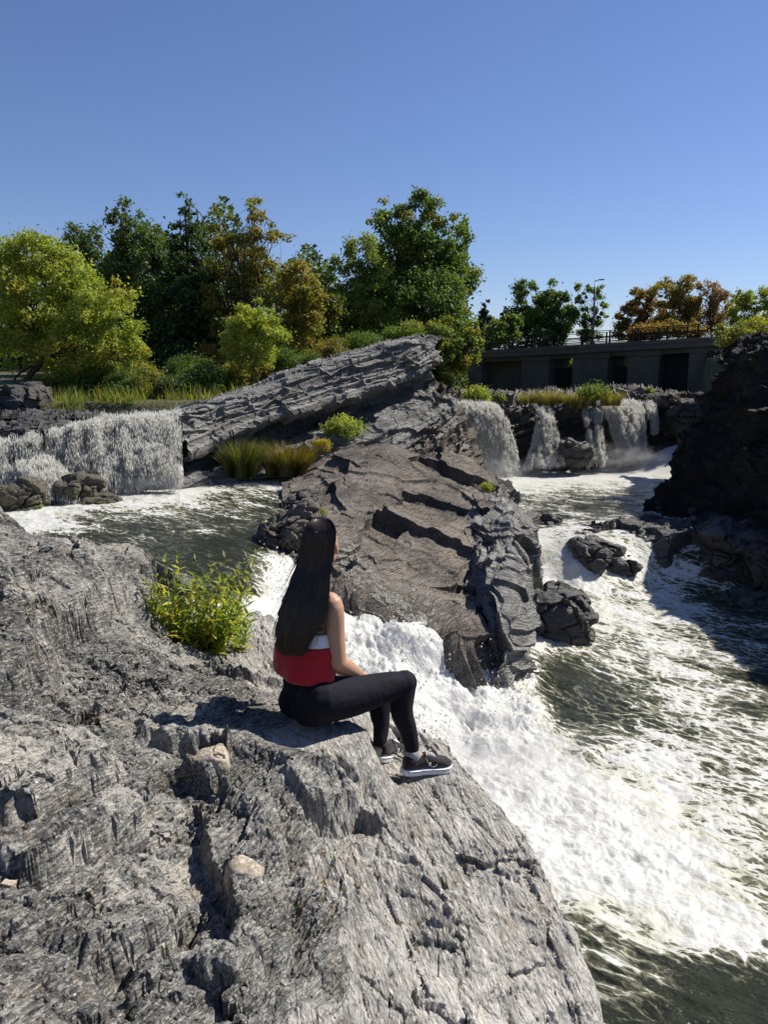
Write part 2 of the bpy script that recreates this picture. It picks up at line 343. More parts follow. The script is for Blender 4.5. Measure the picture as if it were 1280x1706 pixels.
def rock_patch(name, net, nu, nv, mat, fr, disp, parent=None, edge=None, loc=None, **kw):
    nu, nv = q_(nu), q_(nv); P = catmull(catmull(net, nv, 0), nu, 1); N = gnormals(P)
    if edge == 'flip': N = -N
    h = rockdisp(P.reshape(-1, 3), fr, **disp).reshape(nv, nu)
    P = P + N * h[..., None]
    f = gridfaces(nv, nu)
    if edge == 'flip': f = f[:, ::-1]
    return mk(name, P.reshape(-1, 3), f, mat, parent, smooth=True, loc=loc, **kw)
def sharp(o, ang=35):
    m = o.modifiers.new('n', 'EDGE_SPLIT') if 0 else None
    o.data.set_sharp_from_angle(angle=R(ang)) if hasattr(o.data, 'set_sharp_from_angle') else None
    return o
# ------------------------------------------------------------------ foreground ledge
def E(L): return np.array([PZ(*p) for p in L])
edge = E([(-520, 700, -.45), (-200, 790, -.55), (0, 846, -.72), (40, 930, -1.04), (60, 944, -1.08), (130, 915, -1.02), (222, 905, -1.06), (240, 965, -1.2), (272, 1045, -1.4),
          (300, 1080, -1.5), (345, 1092, -1.62), (395, 1082, -1.70), (440, 1032, -1.72), (500, 1030, -1.74), (560, 1090, -1.80), (610, 1150, -1.83), (650, 1188, -1.86), (705, 1215, -1.88), (752, 1266, -1.93),
          (800, 1328, -2.02), (845, 1378, -2.07), (880, 1428, -2.12), (905, 1480, -2.16), (940, 1550, -2.22), (962, 1620, -2.28), (985, 1706, -2.34), (1040, 1900, -2.55), (1120, 2500, -2.75)])
edge = np.vstack([edge, [[1.6, .2, -3.], [2.2, -3, -3.2]]])
fgc = [(0, 1706, -1.36), (320, 1706, -1.52), (560, 1706, -1.72), (760, 1706, -2.0), (0, 2600, -1.5), (600, 2600, -1.65), (900, 2600, -2.1), (-600, 1400, -1.1),
       (0, 1450, -1.33), (200, 1450, -1.46), (400, 1500, -1.57), (480, 1400, -1.60), (560, 1550, -1.72), (700, 1550, -1.92), (820, 1550, -2.08),
       (0, 1200, -1.14), (0, 1060, -.98), (120, 1120, -1.22), (200, 1250, -1.42), (300, 1330, -1.54), (330, 1200, -1.54), (300, 1120, -1.53), (430, 1180, -1.57), (480, 1225, -1.53),
       (560, 1222, -1.53), (605, 1212, -1.53), (430, 1290, -1.56), (520, 1320, -1.60), (590, 1330, -1.70), (640, 1290, -1.83), (700, 1290, -1.85), (740, 1290, -1.90), (680, 1400, -1.90),
       (780, 1400, -2.0), (380, 1130, -1.62), (430, 1080, -1.68), (480, 1090, -1.68), (60, 1000, -1.02), (160, 960, -1.02), (215, 960, -1.12), (-300, 1000, -.75)]
fgp = [PZ(*p) for p in fgc] + list(edge[1:-2])
fgp = np.array(fgp)
# ledges: (polyline in photo pixels + height, step, reach): the right hand side when walking along it is the lower one
def fg_height(x, y):
    q = np.stack([x, y], 1)
    z = rbf(fgp[:, :2], fgp[:, 2], q)
    def fault(L, h, reach, wd=.02, wob=.03, seed=3, low=.25):
        nonlocal z
        line = E(L)[:, :2]
        qq = q + np.stack([fbm(np.c_[q * 5, q[:, 0] * 0], 3, seed), fbm(np.c_[q * 5, q[:, 0] * 0 + 9], 3, seed)], 1) * wob * 2
        s, al = seg_dist(qq, line)
        win = sstep(0, .12, al) * sstep(1, .88, al)
        hi = sstep(wd, -wd, s) * sstep(reach, 0, -s)            # left hand side raised
        z = z + h * hi * win
        z = z - h * low * sstep(-wd, wd, s) * sstep(reach * .5, 0, s) * win
    fault([(628, 1185, -1.57), (618, 1215, -1.57), (608, 1270, -1.62), (598, 1340, -1.68)][::-1], .05, 1.1, .015, .008, low=1.)           # face of the seat block
    fault([(475, 1235, -1.5), (540, 1260, -1.55), (600, 1290, -1.6), (640, 1270, -1.7)], .03, .25, .012, .03)
    fault([(495, 1350, -1.62), (545, 1345, -1.64), (600, 1330, -1.68)], .045, .35, .015, .02, low=2.6)
    fault([(225, 1262, -1.5), (300, 1255, -1.5), (350, 1245, -1.5), (392, 1290, -1.55)], .07, .22, .015, .03)
    fault([(300, 1310, -1.55), (350, 1322, -1.55), (395, 1270, -1.55)], .09, .16, .012, .02)
    fault([(-40, 1215, -1.2), (20, 1165, -1.12), (60, 1120, -1.1), (110, 1095, -1.15)], .12, .4, .02, .05)
    fault([(40, 1090, -1.05), (110, 1035, -1.1), (170, 1000, -1.1), (228, 962, -1.12)], .12, .5, .015, .015, low=.7)
    fault([(340, 1140, -1.62), (400, 1150, -1.65), (470, 1142, -1.66), (500, 1130, -1.66)], .05, .35, .015, .02)
    fault([(385, 1640, -1.62), (400, 1540, -1.58), (355, 1440, -1.55), (335, 1380, -1.52), (350, 1330, -1.5)], -.08, .3, .015, .04)
    fault([(470, 1706, -1.7), (480, 1560, -1.66), (470, 1420, -1.6), (440, 1290, -1.56)], .06, .2, .010, .015, low=.9)
    fault([(800, 1600, -2.1), (745, 1530, -2.0), (700, 1475, -1.95), (665, 1440, -1.9), (630, 1370, -1.85)], .08, .22, .010, .02, low=.7)
    fault([(860, 1680, -2.2), (800, 1640, -2.15), (740, 1590, -2.05), (730, 1560, -2.0)], .07, .2, .010, .02, low=.7)
    fault([(690, 1500, -1.95), (680, 1420, -1.93), (665, 1350, -1.88)], .035, .2, .012, .02)
    fault([(900, 1560, -2.2), (880, 1500, -2.17), (850, 1440, -2.1)], .03, .1, .012, .02)
    fault([(395, 1700, -1.62), (430, 1650, -1.65), (450, 1640, -1.66)], .09, .2, .015, .02)
    fault([(200, 1706, -1.46), (250, 1600, -1.48), (300, 1560, -1.5), (330, 1480, -1.52)], -.05, .35, .03, .06)
    fault([(-40, 1600, -1.35), (60, 1560, -1.36), (150, 1500, -1.4), (250, 1420, -1.45)], .035, .2, .02, .05)
    fault([(-60, 1365, -1.28), (60, 1330, -1.28), (130, 1290, -1.3), (200, 1262, -1.38)], .08, .3, .012, .03, low=.8)
    fault([(120, 1640, -1.42), (190, 1580, -1.42), (270, 1530, -1.44), (330, 1470, -1.5)], .08, .25, .012, .03, low=.8)
    fault([(20, 1500, -1.34), (110, 1445, -1.36), (200, 1400, -1.42), (260, 1345, -1.46)], .07, .25, .012, .03, low=.8)
    fault([(560, 1706, -1.75), (600, 1620, -1.78), (590, 1520, -1.74), (560, 1440, -1.68)], .05, .25, .012, .02)
    return z
def build_fg():
    na, nr = q_(760), q_(980)
    ang = np.linspace(R(-58), R(33), na); tt = np.linspace(math.log(1.15), math.log(7.2), 4000); den = 1 + 1.2 * np.exp(-((np.exp(tt) - 3.35) / .45) ** 2); cdf = np.r_[0, np.cumsum(den[:-1])]; rr = np.exp(np.interp(np.linspace(0, 1, nr), cdf / cdf[-1], tt))
    A, RR = np.meshgrid(ang, rr); x = (RR * np.sin(A)).ravel(); y = (RR * np.cos(A)).ravel()
    q = np.stack([x, y], 1); z = fg_height(x, y)
    s, al = seg_dist(q, edge)                    # + on the water side?
    # orientation: the polyline runs far-left to near-right, the water lies on its left
    s = -s
    P = np.stack([x, y, z], 1)
    # slab side or flaky side
    c = E([(300, 900, -1.2), (480, 1200, -1.6), (490, 1400, -1.6), (500, 1706, -1.7), (520, 2400, -1.7)])
    side, _ = seg_dist(q, c); rt = sstep(-.25, .25, -side + fbm(P * 2, 3, 8) * .5)    # 1 right
    def saw(dirv, lam, seed, sharpn=.16, warp=.9, brk=.7, lo=-.15):
        """long parallel ledges across dirv, offset along cross joints"""
        d = np.array(dirv, float); d /= np.hypot(*d); e = np.array([-d[1], d[0]]); a_, b_ = q @ d, q @ e
        dd = np.c_[a_ / (lam * 4), b_ / (lam * 11), x * 0]; u = a_ / lam + fbm(dd, 3, seed, .5) * warp * 2
        d1, d2, r, off = cells(np.c_[a_ / (lam * 2.6) + fbm(np.c_[q * 1.5 / lam * .2, x * 0], 2, seed + 1) * .4, b_ / (lam * 8), x * 0 + .5], seed + 5); u = u + (r[0] - .5) * brk + off[:, 1] * (r[1] - .5) * .35
        i = np.floor(u); f = u - i; r_ = _rnd(i, i * 0, i * 0, seed); am = sstep(lo, .3, fbm(np.c_[a_ / (lam * 3), b_ / (lam * 6), x * 0 + 4], 3, seed + 3))
        return (f - sstep(1 - sharpn, 1., f)) * (.35 + .65 * r_) * am
    L = (.87, -.5)                               # across the cleavage on the flaky side
    L2 = (-.87, .5)
    h_l = .16 * saw(L, .62, 11) + .07 * saw(L2, .24, 12) + .026 * saw(L2, .085, 13, lo=-.1) + .009 * saw(L2, .034, 14, lo=-.1)
    Rr = (-.90, -.42)
    h_r = .075 * saw(Rr, .42, 21, lo=0) + .028 * saw(Rr, .15, 22, lo=-.05) + .010 * saw(Rr, .055, 23, lo=0) + .02 * saw((-.3, -.95), .5, 24, lo=.05)
    fr_l = (np.array([.5, .87, 0]), np.array([-.87, .5, 0]), np.array([0, 0, 1.]))
    fr_r = (np.array([.27, -.96, 0]), np.array([.96, .27, 0]), np.array([0, 0, 1.]))
    def blocks(fr, size, amp, seed):
        qq = np.stack([P @ fr[0], P @ fr[1], P @ fr[2]], 1) / np.array(size) + fbm(P * 2.2, 4, seed)[:, None] * .22
        d1, d2, r, off = cells(qq, seed)
        return amp * ((r[0] - .5) + .8 * ((r[1] - .5) * off[:, 0] * 2 + (r[2] - .5) * off[:, 1] * 2)) - amp * .5 * sstep(.07, 0., d2 - d1)
    h_l = h_l + blocks(fr_l, (.7, .26, .5), .05, 41) + blocks(fr_l, (.26, .08, .2), .018, 42) + blocks(fr_l, (.08, .025, .08), .006, 43)
    h_r = h_r + blocks(fr_r, (.9, .4, .6), .04, 51) + blocks(fr_r, (.3, .08, .3), .012, 52) + blocks(fr_r, (.09, .025, .08), .004, 53)
    rgh = fbm(P * 1.6, 5, 61, .42) * .05 + fbm(P * 22, 3, 62, .5) * .004
    h = h_l * (1 - rt) + h_r * rt + rgh * (1 - .45 * rt)
    # calm around seat and feet so that the woman rests on the rock
    for (px, py, zz, rad, tgt) in ((530, 1205, -1.53, .34, -1.575), (712, 1285, -1.86, .16, -1.872), (652, 1268, -1.84, .10, -1.872)):
        c0 = PZ(px, py, zz); dd = np.hypot(x - c0[0], y - c0[1]); k = sstep(rad, rad * .45, dd); z = z * (1 - k * .9) + (tgt) * k * .9; h = h * (1 - .6 * k)
    c0 = PZ(560, 1250, -1.6); h = h * (1 - .55 * sstep(.75, .3, np.hypot(x - c0[0], y - c0[1]))); hm = h * 1.0; z = z + hm
    # broken surface along the true normals, so that steep faces are broken too
    G = np.stack([x, y, z], 1).reshape(nr, na, 3); Nn = gnormals(G); Nn *= np.sign(Nn[..., 2:3] + 1e-9); Nn = Nn.reshape(-1, 3); P3 = np.stack([x, y, z], 1)
    fl = frame((.78, -.45, .43)); frr = frame((.28, .08, .95), R(-70)); calm = np.ones(len(x))
    for (px, py, zz, rad) in ((530, 1205, -1.53, .3), (712, 1285, -1.86, .14), (652, 1268, -1.84, .08)):
        c0 = PZ(px, py, zz); calm *= 1 - .8 * sstep(rad, rad * .5, np.hypot(x - c0[0], y - c0[1]))
    dl = rockdisp(P3, fl, th=.075, amp=.012, block=(.5, .2, .14), bamp=.014, rough=.004, seed=81, tilt=.6, fine=.3, small=.5, warp=.5)
    dl = .8 * dl + .25 * rockdisp(P3, fl, th=.03, amp=.012, block=(.11, .05, .03), bamp=.022, rough=.002, seed=83, tilt=.8, fine=.3, small=.4)
    dr = rockdisp(P3, frr, th=.05, amp=.012, block=(.7, .2, .12), bamp=.012, rough=.006, seed=82, tilt=.5, fine=.3, small=.4, warp=.5)
    dd_ = (dl * (1 - rt) + dr * rt) * calm * (1 + .35 * fbm(P3 * 1.3, 3, 84))
    x = x + Nn[:, 0] * dd_; y = y + Nn[:, 1] * dd_; z = z + Nn[:, 2] * dd_
    jag = s + fbm(np.c_[q * 3.5, x * 0], 5, 71, .62) * .09
    out = np.maximum(jag - .02, 0)
    z = z - (out * .9 + np.maximum(out - .06, 0) * 5.5) + fbm(np.stack([x * 3, y * 3, z * 2], 1), 4, 72) * .25 * sstep(.05, .4, out)
    z = np.maximum(z, -6.2)
    sharp(mk('foreground_rock', np.stack([x, y, z], 1), gridfaces(nr, na)[:, ::-1], [M['slate'], M['slab']], attrs={'side': rt}), 38)
    o = bpy.data.objects['foreground_rock']; tag(o, kind='structure')
    me = o.data; fc = gridfaces(nr, na); mi = (rt[fc[:, 0]] > .5).astype(np.int32); me.polygons.foreach_set('material_index', mi)
    return np.stack([x, y, z], 1)
FG = build_fg()
def ground_z(x, y):
    d = (FG[:, 0] - x) ** 2 + (FG[:, 1] - y) ** 2; return FG[np.argmin(d), 2]
# ------------------------------------------------------------------ middle rock between the two channels
def N_(rows): return np.array([[PY(*p) for p in r] for r in rows])
mid = N_([
 [(440, 880, 22), (560, 800, 25), (640, 790, 26), (720, 800, 27), (800, 820, 28), (850, 850, 28), (900, 900, 27)],
 [(470, 806, 20.5), (560, 756, 21.5), (640, 742, 22.0), (700, 760, 22.5), (770, 775, 24), (815, 798, 26), (880, 880, 23)],
 [(470, 830, 18), (545, 800, 19), (620, 790, 19.5), (690, 800, 20), (760, 805, 20.5), (830, 830, 21), (885, 900, 20)],
 [(455, 870, 15.5), (545, 850, 16.2), (625, 850, 16.6), (700, 860, 17), (765, 870, 17.4), (845, 880, 17.8), (895, 950, 18.2)],
 [(440, 905, 13.8), (535, 905, 13.8), (600, 915, 14), (680, 930, 14.2), (760, 950, 14.6), (850, 950, 15.2), (900, 1010, 16.5)],
 [(470, 950, 12.6), (550, 965, 12.4), (610, 985, 12.1), (700, 1010, 12.1), (775, 1025, 12.3), (845, 1030, 13), (905, 1075, 15)],
 [(480, 1010, 12), (560, 1020, 11.8), (625, 1030, 11.6), (710, 1062, 11.4), (790, 1080, 11.2), (858, 1125, 11.7), (905, 1140, 14)],
 [(500, 1110, 11.4), (580, 1110, 11.2), (650, 1130, 11.0), (720, 1160, 10.8), (800, 1200, 10.8), (872, 1200, 11.5), (930, 1210, 13.5)]])
fr_mid = frame((.82, -.40, .40), R(0))
MIDO = o = rock_patch('river_rock', mid, 620, 620, M['mid'], fr_mid, dict(th=.5, amp=.07, block=(3.4, 1.8, 1.5), bamp=.26, rough=.03, seed=4, tilt=.6, fine=0, small=.15, warp=.5, groove=.3)); sharp(o); tag(o, kind='structure')
# ridge on the right side of that rock, dropping into the river
rid = N_([
 [(720, 800, 28), (800, 800, 27), (840, 830, 27), (880, 860, 26), (900, 900, 25)],
 [(730, 830, 23.5), (815, 805, 22.5), (850, 820, 22.5), (872, 870, 22), (893, 930, 21)],
 [(740, 880, 19.), (820, 850, 17.7), (862, 868, 17.8), (880, 900, 18.4), (893, 960, 18.8)],
 [(765, 930, 16), (825, 905, 15), (868, 915, 15.2), (888, 940, 16), (900, 1000, 17)],
 [(785, 985, 14), (826, 955, 13.2), (860, 955, 13.4), (882, 985, 14.2), (905, 1050, 15.2)],
 [(805, 1030, 12), (826, 1010, 12), (855, 1015, 12.1), (882, 1045, 12.8), (908, 1090, 13.8)],
 [(812, 1090, 11.5), (828, 1090, 11.4), (855, 1105, 11.4), (880, 1110, 11.9), (905, 1120, 12.9)],
 [(815, 1160, 11.2), (830, 1165, 11.2), (855, 1170, 11.2), (878, 1165, 11.6), (900, 1165, 12.6)]])
o = rock_patch('river_rock', rid, 260, 520, M['bed'], frame((.9, -.13, .4), 0), dict(th=.55, amp=.08, block=(1.3, 2.0, .9), bamp=.30, rough=.04, seed=14, tilt=.8, fine=0, small=.3, warp=.5, groove=.4)); sharp(o); tag(o, kind='structure')
# long tilted bed above
slab = N_([
 [(270, 700, 34), (400, 660, 36), (500, 640, 38), (600, 620, 40), (690, 600, 41), (760, 600, 42)],
 [(285, 686, 24), (400, 650, 26), (500, 612, 28), (600, 582, 29), (690, 560, 30), (740, 566, 32)],
 [(300, 684, 19.8), (400, 656, 21.5), (500, 622, 23), (600, 592, 24.6), (690, 567, 26), (728, 570, 27.5)],
 [(304, 706, 19.3), (400, 682, 21.0), (500, 646, 22.4), (600, 616, 24.0), (690, 588, 25.4), (727, 588, 27)],
 [(305, 760, 19.2), (400, 728, 20.8), (500, 692, 22.3), (600, 662, 23.9), (690, 628, 25.4), (724, 622, 26.8)],
 [(306, 772, 20.6), (400, 742, 22.3), (500, 706, 23.9), (600, 678, 25.4), (690, 642, 26.8), (726, 636, 27.9)],
 [(305, 790, 20.2), (400, 760, 21.9), (500, 724, 23.4), (600, 696, 24.8), (690, 662, 26.0), (726, 655, 27.6)],
 [(305, 800, 18.9), (400, 775, 20.4), (500, 742, 21.6), (600, 720, 22.8), (690, 690, 24), (760, 680, 27)],
 [(305, 830, 18.8), (400, 812, 19.8), (500, 790, 20.6), (600, 770, 21.5), (690, 760, 22.5), (780, 790, 25)]])
dsl = slab[3, 4] - slab[3, 1]; nsl = np.cross(dsl, [.25, -1, .0]); nsl *= np.sign(nsl[2])
fr_sl = frame(nsl)
o = rock_patch('tilted_rock', slab, 760, 420, M['bed'], fr_sl, dict(th=.42, amp=.17, block=(2.4, 1.2, .6), bamp=.14, rough=.04, seed=6, tilt=.4, warp=.6, fine=.2)); sharp(o); tag(o, kind='structure')
# stack of thin beds right of centre
stk = N_([
 [(660, 700, 30), (720, 640, 33), (770, 660, 34), (790, 700, 34)],
 [(655, 700, 24.5), (705, 655, 27), (750, 672, 29), (775, 700, 31)],
 [(650, 730, 23.4), (700, 700, 24.5), (758, 705, 26.5), (788, 740, 29)],
 [(660, 765, 22.4), (715, 745, 23.4), (768, 745, 25), (798, 775, 27.5)],
 [(690, 800, 22), (740, 790, 22.6), (785, 790, 24), (806, 806, 26.5)],
 [(700, 840, 22), (750, 830, 22.4), (800, 830, 23.5), (815, 840, 26)]])
o = rock_patch('layered_rock', stk, 300, 300, M['mid'], fr_sl, dict(th=.26, amp=.22, block=(1.2, .9, .35), bamp=.18, rough=.04, seed=7, tilt=.4, warp=.6, fine=.08)); sharp(o); tag(o, kind='structure')
# wall behind the left waterfall and lip rocks
wl = N_([
 [(-260, 690, 25), (-100, 690, 25), (40, 690, 24), (180, 690, 24), (310, 690, 25)],
 [(-260, 700, 19.6), (-100, 704, 19.6), (40, 706, 19.6), (180, 704, 20.2), (310, 698, 20.5)],
 [(-260, 730, 19.2), (-100, 730, 19.2), (40, 730, 19.2), (180, 715, 20.1), (310, 705, 20.4)],
 [(-260, 780, 18.4), (-100, 780, 18.4), (40, 775, 18.5), (180, 770, 19.9), (310, 760, 20.3)],
 [(-260, 860, 17.8), (-100, 860, 17.8), (40, 850, 17.9), (180, 850, 19.5), (310, 850, 20)]])
o = rock_patch('waterfall_ledge', wl, 420, 200, M['darkrock'], frame((0, -.1, 1)), dict(th=.3, amp=.16, block=(1.2, .9, .4), bamp=.12, rough=.06, seed=8)); sharp(o); tag(o, kind='structure')
# far ledge with the right hand falls
fl = N_([
 [(730, 655, 44), (850, 655, 44), (960, 655, 46), (1060, 655, 48), (1160, 660, 48), (1260, 660, 48)],
 [(735, 664, 34), (850, 668, 34), (960, 670, 34), (1060, 664, 36), (1160, 658, 38), (1260, 660, 38)],
 [(745, 676, 31.9), (850, 680, 32.1), (960, 682, 32.5), (1060, 676, 34.2), (1160, 668, 35), (1260, 668, 35)],
 [(760, 700, 31.8), (850, 712, 32), (960, 712, 32.4), (1060, 702, 34), (1160, 690, 34), (1260, 690, 34)],
 [(770, 750, 31.6), (850, 752, 31.8), (960, 745, 32.3), (1060, 735, 33.8), (1160, 725, 33.6), (1260, 725, 33.6)],
 [(775, 810, 31.0), (850, 808, 31.0), (960, 800, 31.6), (1060, 790, 33), (1160, 790, 33), (1260, 790, 33)]])
o = rock_patch('waterfall_ledge', fl, 560, 240, M['bed'], frame((-.25, .1, 1)), dict(th=.5, amp=.3, block=(1.8, 1.4, .9), bamp=.35, rough=.08, seed=9, tilt=.4)); sharp(o); tag(o, kind='structure')
o.data.materials[0] = M['wet']
# low dark ledge reaching from the right bank into the rapids
ld = N_([
 [(880, 872, 22), (960, 868, 22), (1040, 868, 22), (1120, 865, 22), (1210, 862, 22), (1330, 860, 22)],
 [(890, 900, 20.6), (960, 884, 20.4), (1040, 878, 20.3), (1120, 874, 20.2), (1210, 868, 20.0), (1330, 862, 20.0)],
 [(925, 915, 19.6), (975, 896, 19.4), (1045, 890, 19.2), (1120, 884, 19.2), (1210, 878, 19.0), (1330, 870, 18.8)],
 [(935, 940, 19.0), (985, 920, 18.9), (1060, 915, 18.8), (1125, 905, 18.6), (1215, 900, 18.4), (1330, 890, 18.2)],
 [(940, 975, 18.4), (990, 960, 18.3), (1065, 958, 18.3), (1130, 950, 18.1), (1220, 945, 17.6), (1330, 940, 17.4)],
 [(945, 1000, 18.0), (995, 995, 17.8), (1068, 992, 17.8), (1132, 990, 17.7), (1222, 1000, 17.0), (1330, 1000, 16.8)]])
o = rock_patch('river_ledge', ld, 360, 200, M['darkrock'], frame((-.25, -.15, .95)), dict(th=.35, amp=.12, block=(1.3, .9, .6), bamp=.26, rough=.06, seed=15, tilt=.7, fine=.05, warp=.6, groove=.5)); sharp(o); tag(o, kind='structure')
# right cliff in shade: real width and a top that throws the shade on the river
cl = np.array([
 [(13, 32, .6), (16, 30, .9), (20, 26, .9), (22, 20, .9), (22, 14, .8), (22, 8, .8)],
 [(12.6, 29, .4), (13.2, 26, .7), (14, 22, .8), (14, 18.5, .8), (14.0, 14, .7), (15, 9, .5)],
 [(11.2, 26, .1), (11.2, 24, .5), (11.5, 20, .6), (11.6, 17, .7), (11.2, 13.6, .4), (13, 10, .2)],
 [(10.6, 25.2, -.9), (10.5, 23.4, -.7), (10.3, 19, -.6), (10.6, 16.2, -.6), (10.4, 13.4, -.8), (12.4, 10.2, -.8)],
 [(10.0, 24.8, -2.3), (10.0, 22.8, -2.3), (9.9, 18.6, -2.4), (10.2, 15.8, -2.4), (10.2, 13.2, -2.4), (12.2, 10, -2.4)],
 [(8.9, 24.2, -3.8), (8.9, 21.8, -3.9), (9.2, 18.4, -4), (9.8, 15.5, -4.2), (9.9, 13, -4.2), (12, 10, -4.2)],
 [(7.7, 23.6, -4.5), (8.0, 20.8, -4.7), (8.5, 18.0, -5.3), (9.4, 15.2, -5.6), (9.7, 12.8, -5.6), (12, 9.8, -5.6)]], float)[:, ::-1]
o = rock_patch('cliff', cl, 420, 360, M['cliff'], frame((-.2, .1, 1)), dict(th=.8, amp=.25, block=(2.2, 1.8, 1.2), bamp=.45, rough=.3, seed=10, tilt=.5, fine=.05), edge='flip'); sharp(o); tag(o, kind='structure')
# ------------------------------------------------------------------ water surface of the two channels
WZ = [(-16, 19.5, -3), (-8, 19.2, -3), (-4, 19.2, -3), (-2.6, 21, -3), (-8, 16, -3), (-14, 12, -3), (-4.5, 16, -3), (-8, 13, -3), (-3, 14.2, -3), (-8, 10, -3), (-4.5, 12, -3.0), (-6, 8, -3), (-12, 6, -3), (-3, 19, -3), (-2.6, 12.6, -3.02), (-3.2, 10.5, -3.03), (-3.8, 8.8, -3.0)]
WP = [PZ(*p) for p in [(410, 930, -3.03), (455, 925, -3.1), (425, 975, -3.25), (480, 965, -3.5), (430, 1030, -3.5), (520, 980, -3.6), (570, 1000, -3.7), (560, 1060, -4.0), (620, 1030, -3.85), (480, 1100, -4.0), (600, 1100, -4.25), (680, 1060, -4.05), (740, 1070, -4.15),
      (700, 1120, -4.45), (800, 1095, -4.45), (790, 1150, -4.75), (700, 1200, -4.8), (860, 1165, -5.0), (600, 1200, -4.6), (850, 1220, -4.98), (760, 1260, -5.05), (640, 1280, -4.9), (930, 1200, -5.1),
      (900, 1330, -5.1), (1000, 1500, -5.1), (1280, 1600, -5.1), (1000, 1800, -5.1), (700, 1500, -5.1), (1280, 1200, -5.1), (1100, 1100, -5.1), (1250, 1050, -5.1), (960, 1010, -5.1), (1000, 985, -5.1), (930, 975, -5.05),
      (905, 940, -4.75), (890, 905, -4.35), (930, 900, -4.3), (900, 872, -4.2), (960, 935, -4.55), (1000, 900, -4.22), (1080, 895, -4.22), (1080, 975, -5.1), (1060, 930, -4.6), (1180, 905, -4.25), (1180, 985, -5.1), (1280, 900, -4.25), (1280, 990, -5.1),
      (850, 850, -4.2), (1000, 850, -4.2), (1150, 850, -4.2), (850, 800, -4.2), (1000, 790, -4.2), (1060, 785, -4.15), (1130, 800, -4.2), (1100, 764, -3.9), (1060, 772, -4.1), (1170, 770, -3.95), (1110, 745, -3.35), (1150, 732, -3.0), (1190, 724, -2.8), (1250, 724, -2.8), (1080, 752, -3.6), (1040, 768, -4.1), (780, 795, -4.2)]]
WPT = np.array([list(p) for p in WZ] + [list(p) for p in WP])
def px_of(P):
    y = P[:, 1] * cp - P[:, 2] * sp; v = P[:, 1] * sp + P[:, 2] * cp
    return 640 + F * P[:, 0] / y, 853 - F * v / y
# how much foam lies where (photo place, 0..1)
FO = [(200, 815, 1.0), (300, 815, .95), (250, 835, .62), (380, 800, .52), (450, 797, .62), (360, 830, .34), (440, 830, .38), (150, 850, .42), (60, 860, .8), (120, 868, .5), (250, 860, .32), (300, 880, .3), (200, 890, .25), (350, 880, .32), (420, 870, .25), (100, 900, .28),
      (300, 920, .25), (380, 930, .15), (200, 930, .3), (410, 960, .08), (430, 900, .12), (480, 850, .3), (430, 985, .3), (470, 950, .85), (450, 1010, 1.1), (490, 960, 1.1), (520, 960, 1.1), (420, 1010, .6),
      (600, 1050, 1.3), (700, 1100, 1.4), (800, 1150, 1.4), (780, 1250, 1.4), (850, 1300, 1.35), (650, 1180, 1.4), (900, 1300, 1.15), (900, 1400, 1.15), (880, 1180, .9), (900, 1150, .25), (920, 1200, .35), (960, 1180, .22), (940, 1120, .15), (1000, 1190, .3), (900, 1230, .9), (960, 1240, .55), (1040, 1230, .42), (1000, 1130, .30),
      (1020, 1090, .5), (960, 1060, .55), (930, 985, .8), (980, 1010, .7), (1060, 1030, .58), (1120, 1080, .54), (1180, 1150, .53), (1230, 1230, .48), (1100, 1180, .46), (1050, 980, .52), (1180, 1000, .35), (1250, 1080, .35), (1280, 1150, .3), (1150, 1020, .5),
      (1000, 1300, .8), (1100, 1300, .62), (1200, 1320, .5), (1280, 1300, .5), (1000, 1380, 1.05), (1100, 1400, .82), (1200, 1400, .6), (1280, 1390, .52), (950, 1450, 1.0), (1050, 1480, .9), (1150, 1480, .72), (1230, 1470, .5), (1280, 1500, .6), (930, 1520, .45), (1000, 1540, .6), (1060, 1560, .62), (1150, 1570, .6), (1250, 1560, .55),
      (960, 1600, .22), (1040, 1600, .28), (1100, 1620, .2), (1180, 1610, .15), (1280, 1610, .12), (1000, 1660, .2), (1100, 1700, .12), (1250, 1700, .08), (1000, 1800, .1),
      (830, 800, 1.0), (900, 790, .95), (1000, 780, .95), (1060, 775, .95), (900, 805, .75), (1000, 800, .7), (1100, 800, .62), (860, 830, .42), (960, 825, .36), (1060, 825, .36), (1150, 810, .4), (900, 860, .28), (1000, 855, .25), (1080, 860, .3), (1160, 850, .5), (1190, 860, .55),
      (1100, 765, .95), (1170, 740, .95), (1150, 770, .85), (1140, 790, .6), (885, 890, .85), (900, 930, .75), (930, 900, .6), (960, 880, .6), (1000, 890, .7), (1060, 880, .75), (900, 960, .9), (940, 930, .65), (1080, 960, .7), (1100, 925, .6), (1150, 890, .4), (1250, 950, .2)]
FO = np.array(FO, float)
def foam_at(P):
    u, v = px_of(P); return rbf(FO[:, :2] / np.array([100., 60.]), FO[:, 2], np.stack([u / 100., v / 60.], 1))
